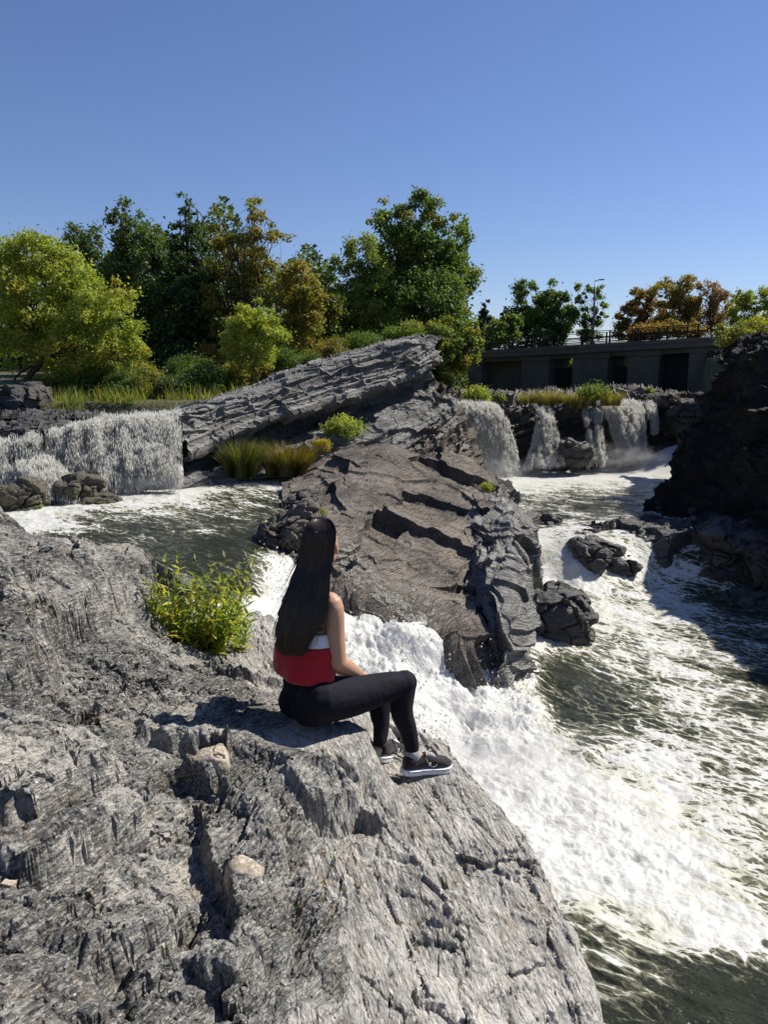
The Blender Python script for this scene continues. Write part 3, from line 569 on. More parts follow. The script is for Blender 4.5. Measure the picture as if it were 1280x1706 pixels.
def build_river():
    na, nr = q_(720), q_(900)
    ang = np.linspace(R(-34), R(34), na); rr = np.exp(np.linspace(math.log(4.2), math.log(38), nr))
    A, RR = np.meshgrid(ang, rr); x = (RR * np.sin(A)).ravel(); y = (RR * np.cos(A)).ravel()
    z = rbf(WPT[:, :2], WPT[:, 2], np.stack([x, y], 1))
    # flatten the pools
    z = np.where(z > -3.06, np.minimum(z, -3.0), z) if 0 else z
    P = np.stack([x, y, z], 1); fo = foam_at(P); fo = fo + .30 * fbm(P * np.array([.8, 1.1, 1]), 3, 90) * (fo < 1.0)
    ch = PZ(720, 1150, -4.7); lin = [PZ(430, 985, -3.3)[:2], PZ(560, 1020, -3.8)[:2], PZ(700, 1110, -4.4)[:2], PZ(800, 1200, -4.9)[:2], PZ(900, 1300, -5.1)[:2]]
    s, al = seg_dist(np.stack([x, y], 1), lin); s = np.abs(s)
    tur = sstep(2.1, .5, s) * sstep(0, .22, al) * (1 - .6 * sstep(.75, 1., al))
    mid_ = np.clip(fo, 0, 1) ** 1.3
    b1 = np.abs(perlin(P * .9, 3)) * 1.4; b2 = 1 - np.abs(perlin(P * 2.3 + 3, 4)) * 1.6; b3 = np.abs(perlin(P * 5.2, 5)); b4 = fbm(P * 10, 4, 6, .65)
    b0 = fbm(P * .75, 3, 2); b5 = ridged(P * np.array([2.2, 3.4, 2]) + fbm(P * 1.5, 3, 15)[:, None], 5, 16, .6); z = z + tur * (.50 * b0 + .10 * b1 + .13 * b5 + .02 * b4 - .08)
    low = sstep(-4.9, -5.05, z) * (1 - tur)
    wv = fbm(np.stack([x * .9 + y * .3, y * 1.0, z], 1) * 1.3, 5, 7, .58)
    rd = ridged(np.stack([x, y, z], 1) * np.array([1.6, 2.0, 1.6]), 4, 8)
    z = z + low * (.10 * wv + .05 * mid_ * rd) + .09 * mid_ * (1 - tur) * fbm(P * 5.5, 4, 9, .6) * (RR.ravel() < 19)
    z = z + .03 * fbm(P * np.array([.9, 1.4, 1]), 4, 12) * (1 - tur) 
    v = np.stack([x, y, z], 1)
    o = mk('river_water', v, gridfaces(nr, na)[:, ::-1], M['river'], attrs={'foam': fo}); tag(o, kind='structure')
    return v, tur
RV, TUR = build_river()
# standing water above the falls
def flat(name, pts, z, mat, foam=.1, nx=60):
    xs = np.linspace(pts[0], pts[1], nx); ys = np.linspace(pts[2], pts[3], nx); X, Y = np.meshgrid(xs, ys)
    P = np.stack([X.ravel(), Y.ravel(), np.full(X.size, z)], 1); P[:, 2] += .02 * fbm(P * 1.5, 3, 3)
    return tag(mk(name, P, gridfaces(nx, nx), mat, attrs={'foam': np.full(X.size, foam)}), kind='structure')
flat('upper_water', (-22, -5.15, 19.95, 26), -1.33, M['pool'], .12)
flat('upper_water', (2.6, 40, 33.6, 120), -1.75, M['pool'], .05)
# ------------------------------------------------------------------ falls
FALLP = []
def falls(name, net, nu, nv, cover, seed=0, amp=.16, su=1., back=None):
    """net rows from the lip down; cover(u,v) 0..1; u in metres along the lip"""
    net = np.array(net, float); P = catmull(catmull(net, nv, 0), nu, 1)
    L = np.r_[0, np.cumsum(np.linalg.norm(np.diff(P[0], axis=0), axis=1))]; H = np.r_[0, np.cumsum(np.linalg.norm(np.diff(P[:, nu // 2], axis=0), axis=1))]
    U, V = np.meshgrid(L, H); q = np.stack([U.ravel(), V.ravel(), U.ravel() * 0], 1)
    n = gnormals(P); n *= -np.sign(n[..., 1:2])
    h = amp * (fbm(q * np.array([2.2, .5, 1]) + seed, 4, seed) * 1.2 + .5 * fbm(q * np.array([4, 3, 1]), 3, seed + 8) + .5 * fbm(q * np.array([11, 2.2, 1]), 4, seed + 2) + .3 * fbm(q * 14, 3, seed + 3) + .8 * fbm(q * np.array([8, 5, 1]), 3, seed + 6))
    P = P + n * h.reshape(nv, nu, 1)
    uu = U / L[-1]; vv = V / H[-1]
    cv = cover(uu, vv).ravel() + .25 * fbm(q * np.array([1.6, .25, 1]), 3, seed + 4)
    f = gridfaces(nv, nu); o = mk(name, P.reshape(-1, 3), f, M['falls'], attrs={'cover': cv})
    uvl = o.data.uv_layers.new(name='UVMap'); uv = np.stack([U.ravel(), V.ravel()], 1)[f.ravel()]; uvl.data.foreach_set('uv', uv.astype(np.float32).ravel())
    Pf = P.reshape(-1, 3); FALLP.append((Pf, cv, vv.ravel(), H[-1])); return tag(o, kind='structure')
ones = lambda u, v: np.full_like(u, .8)
Lf = N_([
 [(160, 702, 20.1), (190, 700, 20.1), (230, 697, 20.1), (262, 695, 20.1), (300, 690, 20.3)],
 [(158, 708, 19.4), (190, 705, 19.4), (230, 702, 19.5), (262, 699, 19.5), (302, 694, 19.6)],
 [(160, 738, 18.9), (192, 733, 19.0), (230, 728, 19.0), (262, 726, 19.1), (303, 723, 19.2)],
 [(172, 775, 18.2), (196, 770, 18.3), (232, 766, 18.4), (262, 766, 18.5), (304, 762, 18.6)],
 [(178, 824, 17.9), (200, 820, 18.1), (234, 812, 18.25), (264, 806, 18.4), (306, 804, 18.5)]])
falls('waterfall', Lf, 160, 120, lambda u, v: .64 + .2 * sstep(.35, .6, u) * sstep(.8, .7, u) - .10 * sstep(.74, .8, u) + .3 * sstep(.75, 1, v) + .3 * sstep(.1, 0, v), 1)
falls('waterfall', Lf + np.array([0, -.22, -.02]), 160, 120, lambda u, v: .42 + .28 * sstep(.3, .55, u) * sstep(.78, .7, u) + .35 * sstep(.8, 1, v), 5)
Lf2 = N_([
 [(-60, 742, 18.9), (0, 736, 18.8), (50, 732, 18.7), (85, 722, 18.8), (130, 712, 18.9), (165, 705, 19.1)],
 [(-60, 748, 18.5), (0, 742, 18.4), (50, 736, 18.4), (85, 728, 18.5), (130, 716, 18.6), (165, 708, 18.8)],
 [(-60, 770, 18.3), (0, 762, 18.2), (50, 756, 18.2), (88, 752, 18.3), (130, 745, 18.4), (168, 735, 18.5)],
 [(-40, 790, 17.9), (10, 785, 17.8), (60, 780, 17.8), (95, 780, 18.1), (135, 778, 18.2), (172, 770, 18.2)],
 [(-20, 830, 17.2), (40, 822, 17.2), (85, 815, 17.3), (110, 812, 17.8), (140, 810, 18.0), (178, 815, 17.9)]])
falls('waterfall', Lf2, 180, 100, lambda u, v: .68 - .5 * sstep(.06, 0, np.abs(u - .62)) - .3 * sstep(.1, 0, np.abs(u - .38)) * sstep(.7, .5, v) - .35 * sstep(.75, .95, u) * sstep(.5, .9, v), 9)
casc = N_([[(30, 778, 17.7), (55, 768, 17.8), (85, 768, 17.9)], [(45, 792, 17.2), (75, 785, 17.3), (110, 790, 17.5)], [(70, 812, 16.9), (95, 805, 17.), (130, 815, 17.1)], [(85, 838, 16.6), (110, 836, 16.7), (150, 845, 16.8)]])
falls('waterfall', casc, 60, 60, lambda u, v: .66 + 0 * u, 12, .1)
# right hand falls
def fnet(L): return N_(L)
falls('waterfall', fnet([
 [(757, 672, 31.6), (780, 672, 31.5), (805, 672, 31.5), (826, 676, 31.6)],
 [(762, 680, 30.6), (786, 677, 30.5), (812, 678, 30.5), (834, 684, 30.7)],
 [(775, 705, 30.2), (800, 700, 30.1), (825, 702, 30.1), (848, 708, 30.3)],
 [(790, 745, 30), (812, 742, 29.9), (836, 742, 29.9), (860, 745, 30.1)],
 [(798, 800, 29.5), (822, 800, 29.4), (842, 798, 29.5), (866, 794, 29.8)]]), 110, 120, lambda u, v: .84 - .35 * sstep(.16, 0, np.abs(u - .55)) * sstep(.25, .5, v) + .3 * sstep(.85, 1, v), 21, .14)
falls('waterfall', fnet([
 [(893, 676, 31.6), (905, 678, 31.5), (920, 684, 31.6)],
 [(893, 695, 31.0), (907, 694, 30.9), (926, 704, 31)],
 [(886, 740, 30.6), (905, 735, 30.5), (932, 740, 30.6)],
 [(872, 782, 30), (900, 778, 29.9), (940, 776, 30)]]), 80, 100, lambda u, v: .40 + .3 * sstep(.3, 0, np.abs(u - .55)) + .12 * v, 23, .12)
falls('waterfall', fnet([
 [(1003, 670, 33.0), (1025, 668, 33.0), (1048, 668, 33.1), (1072, 672, 33.4)],
 [(1006, 684, 32.0), (1028, 680, 32), (1052, 680, 32.2), (1074, 688, 32.6)],
 [(1018, 716, 31.7), (1036, 712, 31.6), (1056, 710, 31.7), (1074, 716, 32)],
 [(1026, 742, 31.5), (1044, 738, 31.4), (1060, 738, 31.5), (1074, 742, 31.8)],
 [(1030, 775, 31.1), (1048, 772, 31.1), (1064, 768, 31.2), (1076, 764, 31.5)]]), 100, 110, lambda u, v: .74 - .35 * sstep(.1, 0, np.abs(u - .35)) * sstep(.5, .2, v) - .1 * sstep(.7, 1, u), 25, .13)
falls('waterfall', fnet([
 [(960, 682, 32.0), (975, 684, 32), (1000, 684, 32.2)], [(962, 700, 31.2), (978, 700, 31.2), (1002, 700, 31.4)],
 [(962, 735, 30.9), (982, 735, 30.9), (1006, 735, 31)], [(958, 776, 30.5), (985, 776, 30.5), (1015, 774, 30.7)]]), 70, 90, lambda u, v: .30 + .32 * sstep(.12, 0, np.abs(u - .35)) + .28 * sstep(.1, 0, np.abs(u - .75)), 27, .1)
falls('waterfall', fnet([
 [(1076, 668, 33.4), (1084, 668, 33.4), (1090, 670, 33.5)], [(1080, 690, 32.6), (1088, 690, 32.6), (1096, 692, 32.8)], [(1086, 720, 32.3), (1092, 720, 32.3), (1098, 718, 32.5)]]), 30, 60, lambda u, v: .6 + 0 * u, 29, .06)
# small cascade over the dark rocks at the right and trickle on the middle rock
falls('waterfall', fnet([[(1050, 902, 18.9), (1066, 898, 18.9), (1084, 902, 18.9)], [(1056, 925, 18.3), (1072, 922, 18.2), (1092, 925, 18.3)], [(1062, 950, 18.0), (1078, 948, 17.9), (1098, 950, 18)], [(1068, 975, 17.8), (1080, 974, 17.7), (1100, 976, 17.8)]]), 50, 60, lambda u, v: .36 + 0 * u, 31, .04); FALLP.pop()
# strings of drops and froth clots in the falling sheets
def clots():
    rs = np.random.RandomState(8); A = []
    for Pf, cv, vv, H in FALLP:
        area = H * 1.0; n = int(19000 * min(2.2, H)); w_ = np.clip(cv - .3, 0.0, 1) ** 1.3; ix = rs.choice(len(Pf), n, p=w_ / w_.sum()); ix = ix[perlin(Pf[ix] * np.array([5., 5., 1.6]), 55) + .6 * perlin(Pf[ix] * np.array([13., 13., 5.]), 56) > -.02]; n = len(ix); A.append(Pf[ix] + rs.randn(n, 3) * np.array([.03, .07, .05]) + np.array([0, -.03, 0]))
    return np.vstack(A)
def dropmesh(name, pts, rad, mat, stretch, seed=0):
    iv = np.array([(1, 0, 0), (0, 1, 0), (-1, 0, 0), (0, -1, 0), (0, 0, 1), (0, 0, -1)], float); fi = np.array([(0, 1, 4), (1, 2, 4), (2, 3, 4), (3, 0, 4), (1, 0, 5), (2, 1, 5), (3, 2, 5), (0, 3, 5)])
    n = len(pts); rs = np.random.RandomState(seed); st = np.array([1, 1, stretch]) * (.7 + .7 * rs.rand(n, 1, 3))
    V = (iv[None] * st * rad[:, None, None] + pts[:, None]).reshape(-1, 3); Fc = (fi[None] + (np.arange(n) * 6)[:, None, None]).reshape(-1, 3); return tag(mk(name, V, Fc, mat), kind='stuff')
cp_ = clots(); rs = np.random.RandomState(2); o = dropmesh('waterfall_spray', cp_, .0035 + .006 * rs.rand(len(cp_)) ** 2, M['froth'], 9., 4); tag(o, 'white clots and strings of water falling in the sheets of the waterfalls', 'spray')
# trickle sparkling over the edge of the middle rock
mv = np.empty(len(MIDO.data.vertices) * 3, np.float32); MIDO.data.vertices.foreach_get('co', mv); mv = mv.reshape(-1, 3).astype(float)
mu, mw = px_of(mv); s_, a_ = seg_dist(np.stack([mu, mw], 1), [(572, 918), (590, 950), (640, 990), (700, 1035)]); ok = (np.abs(s_) < 20 - 8 * a_) & (mv[:, 1] < 14.5)
k_ = np.where(ok & (perlin(mv * 5, 31) + .5 * perlin(mv * 14, 32) > -.02))[0]; rs = np.random.RandomState(6)
if len(k_) > 50:
    pts = mv[rs.choice(k_, 4500)] + rs.randn(4500, 3) * .008 + np.array([0, -.01, .015]); o = dropmesh('trickle', pts, .003 + .007 * rs.rand(4500) ** 2, M['froth'], 1., 7); tag(o, 'thin white trickle sparkling over the rock right of the head of the woman', 'trickle')
# spray thrown up along the chute: lumps and drops of froth, one mass
def droplets(name, pts, rad, mat, seed=0):
    ico = bmesh.new(); bmesh.ops.create_icosphere(ico, subdivisions=1, radius=1); iv = np.array([v.co[:] for v in ico.verts]); fi = np.array([[v.index for v in f.verts] for f in ico.faces]); ico.free()
    n = len(pts); rs = np.random.RandomState(seed); st = 1 + rs.rand(n, 1, 3) * .8
    V = (iv[None] * st * rad[:, None, None] + pts[:, None]).reshape(-1, 3); Fc = (fi[None] + (np.arange(n) * len(iv))[:, None, None]).reshape(-1, 3)
    return tag(mk(name, V, Fc, mat), kind='stuff')
rs = np.random.RandomState(5)
cand = np.where(TUR > .12)[0]; wgt = (TUR[cand] * (1.05 - TUR[cand]) + .15); wgt /= wgt.sum()
ix = rs.choice(cand, 14000, p=wgt); base = RV[ix]
base = base[base[:, 2] > -4.95]; cl_ = perlin(base * 2.2, 77); keep = cl_ + rs.rand(len(base)) * .4 > .12; base = base[keep]
hgt = rs.exponential(.07, len(base)); pts = base + np.stack([rs.randn(len(base)) * .05, rs.randn(len(base)) * .05, hgt], 1)
o = droplets('river_spray', pts, .004 + .010 * rs.rand(len(pts)) ** 3 + .0, M['froth'], 3)
tag(o, 'white spray flung up above the foaming chute behind the seated woman', 'spray')
# ------------------------------------------------------------------ ground sheet and banks
def land_z(x, y):
    w1 = fbm(np.stack([x * .15, y * .15, x * 0], 1), 3, 4) * 1.2
    slabline = 24 + (x + 4.6) * 1.15                       # back of the tilted rock
    left = sstep(23.0, 24.6, y + w1 * .3) * sstep(.5, 2.0, y - slabline + 0 * x) * sstep(3.6, 1.2, x - (y - 30) * .06 + w1 * .2)
    zl = -1.15 + .045 * np.clip(y - 24, 0, 60) + .25 * w1
    far = sstep(66, 74, y); zf = -.6 + .004 * (y - 70) + .2 * w1
    right = sstep(11.5, 13, x - np.clip(y - 24, 0, 40) * .28 + w1 * .4) * sstep(6, 9, y); zr = .3 + .2 * w1 + .01 * y
    z = np.full_like(x, -8.0)
    z = z + (zl - z) * left; z = z + (zr - z) * right; z = z + (zf - z) * far
    far2 = sstep(5, -30, y); z = z + (-1.6 - z) * far2
    return z
def warpaxis(lo, hi, n, c, k):
    t = np.linspace(-1, 1, n); v = np.sinh(t * k) / math.sinh(k); return np.where(v < 0, c + v * (c - lo), c + v * (hi - c))
gx = warpaxis(-1500, 1500, q_(360), 0, 6.); gy = warpaxis(-600, 2500, q_(360), 28, 6.)
GX, GY = np.meshgrid(gx, gy); gz = land_z(GX.ravel(), GY.ravel())
def ground_mat():
    t = NT('grassy_ground'); p = t.coords(); n = t.noise(p, 1.2, 7, .7); n2 = t.noise(p, 9, 5, .7)
    c = t.mix(n2, t.ramp(n, [(.35, (.035, .045, .015)), (.6, (.11, .12, .04))]), t.ramp(n, [(.4, (.09, .075, .04)), (.65, (.17, .15, .07))]))
    return t.done(t.pbr(Base_Color=c, Roughness=.9, Normal=t.bump(n2, 1., .1)))
tag(mk('ground', np.stack([GX.ravel(), GY.ravel(), gz], 1), gridfaces(len(gy), len(gx))[:, ::-1], ground_mat()), kind='structure')
# ------------------------------------------------------------------ foliage
def leaf_mat():
    t = NT('leaves'); c = t.attr('tint', 0)
    a = t.pbr(Base_Color=c, Roughness=.5, Specular_IOR_Level=.35)
    c2 = t.mix(.5, c, (.9, 1.0, .25), 'MULTIPLY'); c2 = t.mix(1., c, (1.5, 1.5, .5), 'MULTIPLY')
    b = t.n('ShaderNodeBsdfTranslucent', {0: c2}).outputs[0]
    return t.done(t.n('ShaderNodeMixShader', {0: .42, 1: a, 2: b}).outputs[0])
M['leaf'] = leaf_mat()
M['bark'] = plain('tree_bark', (.055, .045, .035), .9, .2, .4, 12, .03)
M['twig'] = plain('plant_stem', (.10, .07, .035), .7, .3, .3, 30)
M['redtwig'] = plain('red_plant_stem', (.13, .05, .03), .7, .3, .3, 30)
def leaves(cent, out, size, tint, rs, aspect=.55, up=.5):
    """rhombic leaves: centres (n,3), outward direction (n,3), size (n,), colour (n,3)"""
    n = len(cent); nn = rs.randn(n, 3) * .75 + out * .5 + np.array([0, 0, up]); nn /= np.linalg.norm(nn, axis=1, keepdims=True)
    t = rs.randn(n, 3); t -= nn * (t * nn).sum(1, keepdims=True); t /= np.linalg.norm(t, axis=1, keepdims=True); b = np.cross(nn, t)
    s = size[:, None]; V = np.stack([cent - t * s * .5, cent + b * s * aspect * .5 + nn * s * .08, cent + t * s * .5, cent - b * s * aspect * .5 + nn * s * .08], 1).reshape(-1, 3)
    return V, np.arange(4 * n).reshape(n, 4), np.repeat(tint, 4, axis=0)
def palette(rs, n, cols, var=.25):
    cols = np.array(cols); k = rs.randint(0, len(cols), n); c = cols[k] * (1 + (rs.rand(n, 1) - .5) * 2 * var); return np.clip(c, 0, 1)
YG = [(.34, .39, .07), (.27, .33, .06), (.43, .42, .08), (.21, .27, .06)]
DG = [(.075, .12, .035), (.10, .145, .04), (.06, .095, .028)]
SP = [(.03, .055, .028), (.04, .065, .03)]
OG = [(.20, .19, .04), (.26, .21, .045), (.15, .17, .04), (.30, .22, .05)]
LG = [(.20, .26, .06), (.15, .21, .045), (.25, .28, .065)]
MG = [(.10, .165, .038), (.13, .19, .04), (.08, .13, .03)]
OR = [(.28, .14, .04), (.22, .12, .04), (.16, .12, .03), (.30, .19, .05)]
BR = [(.20, .11, .06), (.16, .10, .06), (.24, .14, .05)]
GO = [(.32, .25, .04), (.26, .22, .04), (.20, .20, .04)]
def tree(kind, label, group, base, lobes, cols, Y, nclump=60, nleaf=8000, size=.16, seed=0, trunk=.16, cr=.17, bare=0., cat='tree', accent=None, depth=1., flat_=.75, stem_mat='bark', limbs=True, hollow=.55):
    rs = np.random.RandomState(seed + 100); b = PY(base[0], base[1], Y); sc = Y / F * .99
    gz0 = land_z(np.array([b[0]]), np.array([b[1]]))[0]
    if gz0 > -3: b[2] = min(b[2], gz0 + .05) if cat == 'tree' else b[2]
    T = thing(kind, tuple(b), label, cat, group)
    area = np.array([l[2] * l[3] for l in lobes], float); pr = area / area.sum(); C = []; Rr = []; O = []
    for k, (px, py, rx, ry) in enumerate(lobes):
        c = PY(px, py, Y + (rs.rand() - .5) * rx * sc * .8 * depth); m = max(4, int(nclump * 1.5 * pr[k]))
        d = rs.randn(m, 3); d /= np.linalg.norm(d, axis=1, keepdims=True); r = rs.rand(m, 1) ** (1 / 3) * (1 - hollow) + hollow; r[rs.rand(m) < .25] *= .5
        o = d * r * np.array([rx * sc, rx * sc * depth, ry * sc]) * .92; C.append(c + o); O.append(d); Rr.append(np.full(m, (rx * ry) ** .5 * sc * cr * 1.25) * (.8 + .9 * rs.rand(m)))
    C = np.vstack(C); O = np.vstack(O); Rr = np.concatenate(Rr); m = len(C)
    nleaf = int(nleaf * 1.7); size = size * .85; w_ = Rr ** 2; ci = rs.choice(m, nleaf, p=w_ / w_.sum()); d = rs.randn(nleaf, 3); d /= np.linalg.norm(d, axis=1, keepdims=True)
    rad = (rs.rand(nleaf, 1) ** .5 * (1 + .9 * (rs.rand(nleaf, 1) ** 6))) * np.array([1, 1, flat_]); cent = C[ci] + d * rad * Rr[ci][:, None] * (1 + .5 * (rs.rand(nleaf, 1) < .12))
    ct = palette(rs, m, cols, .25)
    if accent is not None:
        k = rs.rand(m) < accent[1]; ct[k] = palette(rs, k.sum(), accent[0], .2)
    tint = np.clip(ct[ci] * .6 + palette(rs, nleaf, cols, .35) * .4, 0, 1)
    V, Fc, tc = leaves(cent, O[ci] * .5 + d * .5, size * (.45 + 1.1 * rs.rand(nleaf)), tint, rs)
    mk('crown' if cat == 'tree' else 'foliage', V, Fc, M['leaf'], T, smooth=False, cols=tc)
    if limbs:
        mb = MB(); top = C[:, 2].max(); cc = C.mean(0); hh = top - b[2]
        for k, (px, py, rx, ry) in enumerate(lobes):
            e = PY(px, py + ry * .1, Y); 
            fork = b + (cc - b) * np.array([.6, .6, .45]); mid_ = (fork + e) / 2 + rs.randn(3) * .06 * hh * np.array([1, 1, .3]); L = [b, b + (fork - b) * .5 + rs.randn(3) * .03 * hh * np.array([1, 1, 0]), fork, mid_, e]
            P_ = catmull(np.array(L), 14); r0 = trunk * (.7 if k == 0 else .4); mb.tube(P_, np.linspace(r0, r0 * .22, 14) * (1 if k == 0 else np.linspace(.6, 1, 14)), 7)
            near = np.argsort(((C - e) ** 2).sum(1))[:max(4, int(8 * (1 + bare)))]
            for j in near:
                s_ = P_[rs.randint(7, 13)]; q = (s_ + C[j]) / 2 + rs.randn(3) * .05 * hh * np.array([1, 1, .5]); mb.tube(catmull(np.array([s_, q, C[j]]), 7), np.linspace(r0 * .24, r0 * .05, 7), 5)
        mb.build('trunk' if cat == 'tree' else 'stem', M[stem_mat], T, smooth=True)
    return T
g1 = 'trees behind the left waterfall'
tree('maple_tree', 'spreading yellow green tree with dark forked limbs at the left edge of the picture', g1, (25, 655), [(60, 470, 75, 75), (150, 500, 70, 55), (30, 560, 60, 60), (120, 570, 75, 55), (195, 560, 50, 55), (215, 600, 40, 35), (0, 440, 45, 50)], YG, 27, 150, 26000, .13, 1, .17, .15, bare=1., accent=([(.38, .30, .05)], .10))
tree('dark_tree', 'dark green tree rising behind the yellow green tree, its top left of the others', g1, (150, 660), [(150, 400, 38, 42), (120, 420, 28, 35), (165, 470, 50, 60), (160, 560, 60, 80)], DG, 40, 90, 13000, .2, 2, .22)
tree('dark_tree', 'tall dark green tree with the highest round top left of the pointed one', g1, (235, 665), [(212, 375, 34, 38), (250, 415, 42, 45), (225, 450, 55, 60), (245, 530, 60, 70), (240, 620, 60, 50)], DG, 37, 130, 20000, .19, 3, .25)
tree('dark_tree', 'pointed dark green tree standing between the round dark tree and the golden one', g1, (312, 665), [(308, 350, 20, 28), (310, 385, 32, 34), (315, 430, 38, 45), (318, 500, 50, 60), (310, 590, 60, 70)], SP + DG, 36, 120, 20000, .18, 4, .25)
tree('golden_tree', 'airy golden olive tree with bare twigs, tallest of the turning trees', g1, (410, 660), [(372, 370, 24, 32), (425, 365, 32, 34), (455, 400, 32, 30), (400, 430, 50, 42), (375, 500, 45, 55), (440, 480, 50, 45), (400, 580, 60, 60)], OG, 35, 110, 15000, .15, 5, .2, .15, bare=1.5, accent=(LG, .25))
tree('golden_tree', 'yellow olive tree with drooping sides above the foot of the tilted rock', g1, (490, 640), [(490, 480, 38, 40), (505, 540, 38, 45), (470, 570, 40, 45), (520, 500, 22, 30)], OG + GO, 33, 80, 12000, .14, 6, .14)
tree('young_tree', 'small bright yellow green tree in front of the golden trees', g1, (424, 640), [(420, 525, 34, 28), (400, 565, 34, 34), (445, 565, 34, 34), (425, 600, 30, 22)], YG, 28, 70, 11000, .10, 7, .07, bare=.5)
tree('willow_tree', 'light green rounded tree left of the tallest green tree', g1, (600, 640), [(610, 430, 42, 36), (570, 465, 38, 38), (625, 480, 42, 50), (580, 530, 48, 50), (630, 550, 36, 40)], LG, 38, 120, 17000, .15, 8, .2)
tree('poplar_tree', 'tallest broad green tree in the middle, with a few yellow patches', g1, (695, 660), [(650, 365, 36, 38), (700, 355, 42, 34), (745, 395, 38, 38), (690, 420, 65, 50), (760, 450, 38, 42), (700, 500, 75, 50), (755, 540, 42, 45), (690, 580, 80, 50)], MG, 40, 170, 30000, .19, 9, .32, accent=(GO, .12))
tree('young_tree', 'low green and yellow tree leaning at the right end of the tilted rock', g1, (735, 665), [(745, 560, 36, 30), (730, 600, 34, 32), (765, 590, 30, 30), (740, 635, 26, 26), (790, 560, 26, 26)], MG + LG, 33, 80, 10000, .14, 10, .1, accent=(GO, .3))
tree('young_tree', 'dark olive tree squeezed between the golden trees and the light green one', g1, (548, 640), [(545, 520, 28, 40), (550, 585, 32, 45)], MG + OG, 36, 50, 7000, .15, 35, .12)
g2 = 'trees beyond the bridge'
tree('round_tree', 'round light green tree at the left end of the bridge', g2, (835, 620), [(830, 555, 26, 22), (850, 545, 22, 20), (815, 575, 24, 22)], LG + MG, 66, 50, 7000, .24, 11, .2)
tree('spruce_tree', 'small dark spruce beside the tallest tree, larger of the two spruces', g2, (808, 600), [(808, 503, 6, 9), (808, 520, 11, 12), (808, 542, 15, 16), (808, 565, 18, 18)], SP, 80, 40, 4000, .3, 12, .15, depth=1)
tree('spruce_tree', 'smallest spruce tip peeping over the round light green tree', g2, (841, 600), [(841, 514, 5, 7), (841, 530, 10, 12), (841, 550, 14, 16)], SP, 90, 30, 2500, .3, 13, .15)
tree('ash_tree', 'dense dark green tree behind the bridge, left one of a touching pair', g2, (880, 610), [(876, 493, 26, 26), (885, 525, 34, 36), (868, 560, 28, 28)], MG + DG, 74, 60, 8000, .26, 14, .22)
tree('ash_tree', 'dense dark green tree behind the bridge, right one of a touching pair', g2, (925, 610), [(925, 492, 25, 25), (928, 528, 30, 38), (915, 562, 28, 30)], MG + DG, 73, 60, 8000, .26, 15, .22, accent=(LG, .15))
tree('slender_tree', 'airy slender green tree right behind the lamp post', g2, (985, 610), [(968, 490, 14, 16), (990, 485, 18, 16), (970, 525, 18, 22), (998, 520, 16, 20), (985, 555, 22, 18)], MG + LG, 72, 45, 4500, .22, 16, .14, bare=1)
tree('maple_tree', 'rust orange tree beyond the bridge, left of the golden one', g2, (1062, 610), [(1045, 525, 24, 26), (1070, 500, 26, 22), (1085, 530, 28, 30), (1055, 555, 30, 20)], OR, 68, 60, 8500, .22, 17, .2, bare=1, accent=(OG, .3))
tree('maple_tree', 'golden tree beyond the bridge with the highest crown on that side', g2, (1130, 610), [(1110, 485, 26, 24), (1145, 485, 26, 26), (1125, 520, 36, 30), (1160, 510, 18, 30)], OG + GO, 66, 70, 9000, .2, 18, .2, bare=1, accent=(OR, .3))
tree('maple_tree', 'thin reddish brown tree right of the golden one', g2, (1190, 610), [(1185, 488, 24, 26), (1203, 515, 24, 30), (1175, 530, 22, 30)], BR, 64, 50, 4500, .18, 19, .16, bare=2)
tree('young_tree', 'sparse yellow green tree reaching over the right hand cliff', g2, (1255, 600), [(1250, 498, 26, 26), (1275, 520, 26, 36), (1235, 530, 26, 28), (1300, 500, 30, 34), (1225, 510, 18, 20)], LG + YG, 34, 60, 8000, .11, 20, .07, bare=2)
g3 = 'shrubs along the banks'
sh = [('lime shrub seen through the right opening of the bridge', (1030, 612), [(1030, 602, 26, 12)], YG, 67, 24, 'stem'), ('green shrub seen through the left opening of the bridge', (945, 612), [(945, 605, 24, 10)], YG + LG, 67, 25, 'stem'),
      ('orange shrub behind the bridge railing, under the golden tree', (1130, 570), [(1120, 550, 26, 14), (1150, 552, 24, 14)], OR + GO, 60, 21, 'stem'),
      ('orange shrub behind the railing, left of the golden ones', (1070, 575), [(1075, 556, 26, 12)], OR, 60, 22, 'stem'),
      ('yellow green shrub on top of the right cliff', (1225, 590), [(1210, 560, 22, 18), (1240, 552, 24, 18), (1270, 548, 24, 20)], YG + OG, 27, 23, 'stem')]
for k, (lab, b_, lo, co, Y_, sd_, _) in enumerate(sh): tree('shrub', lab, g3, b_, lo, co, Y_, 26, 3500, Y_ * .0032, sd_, .03, .3, cat='shrub')
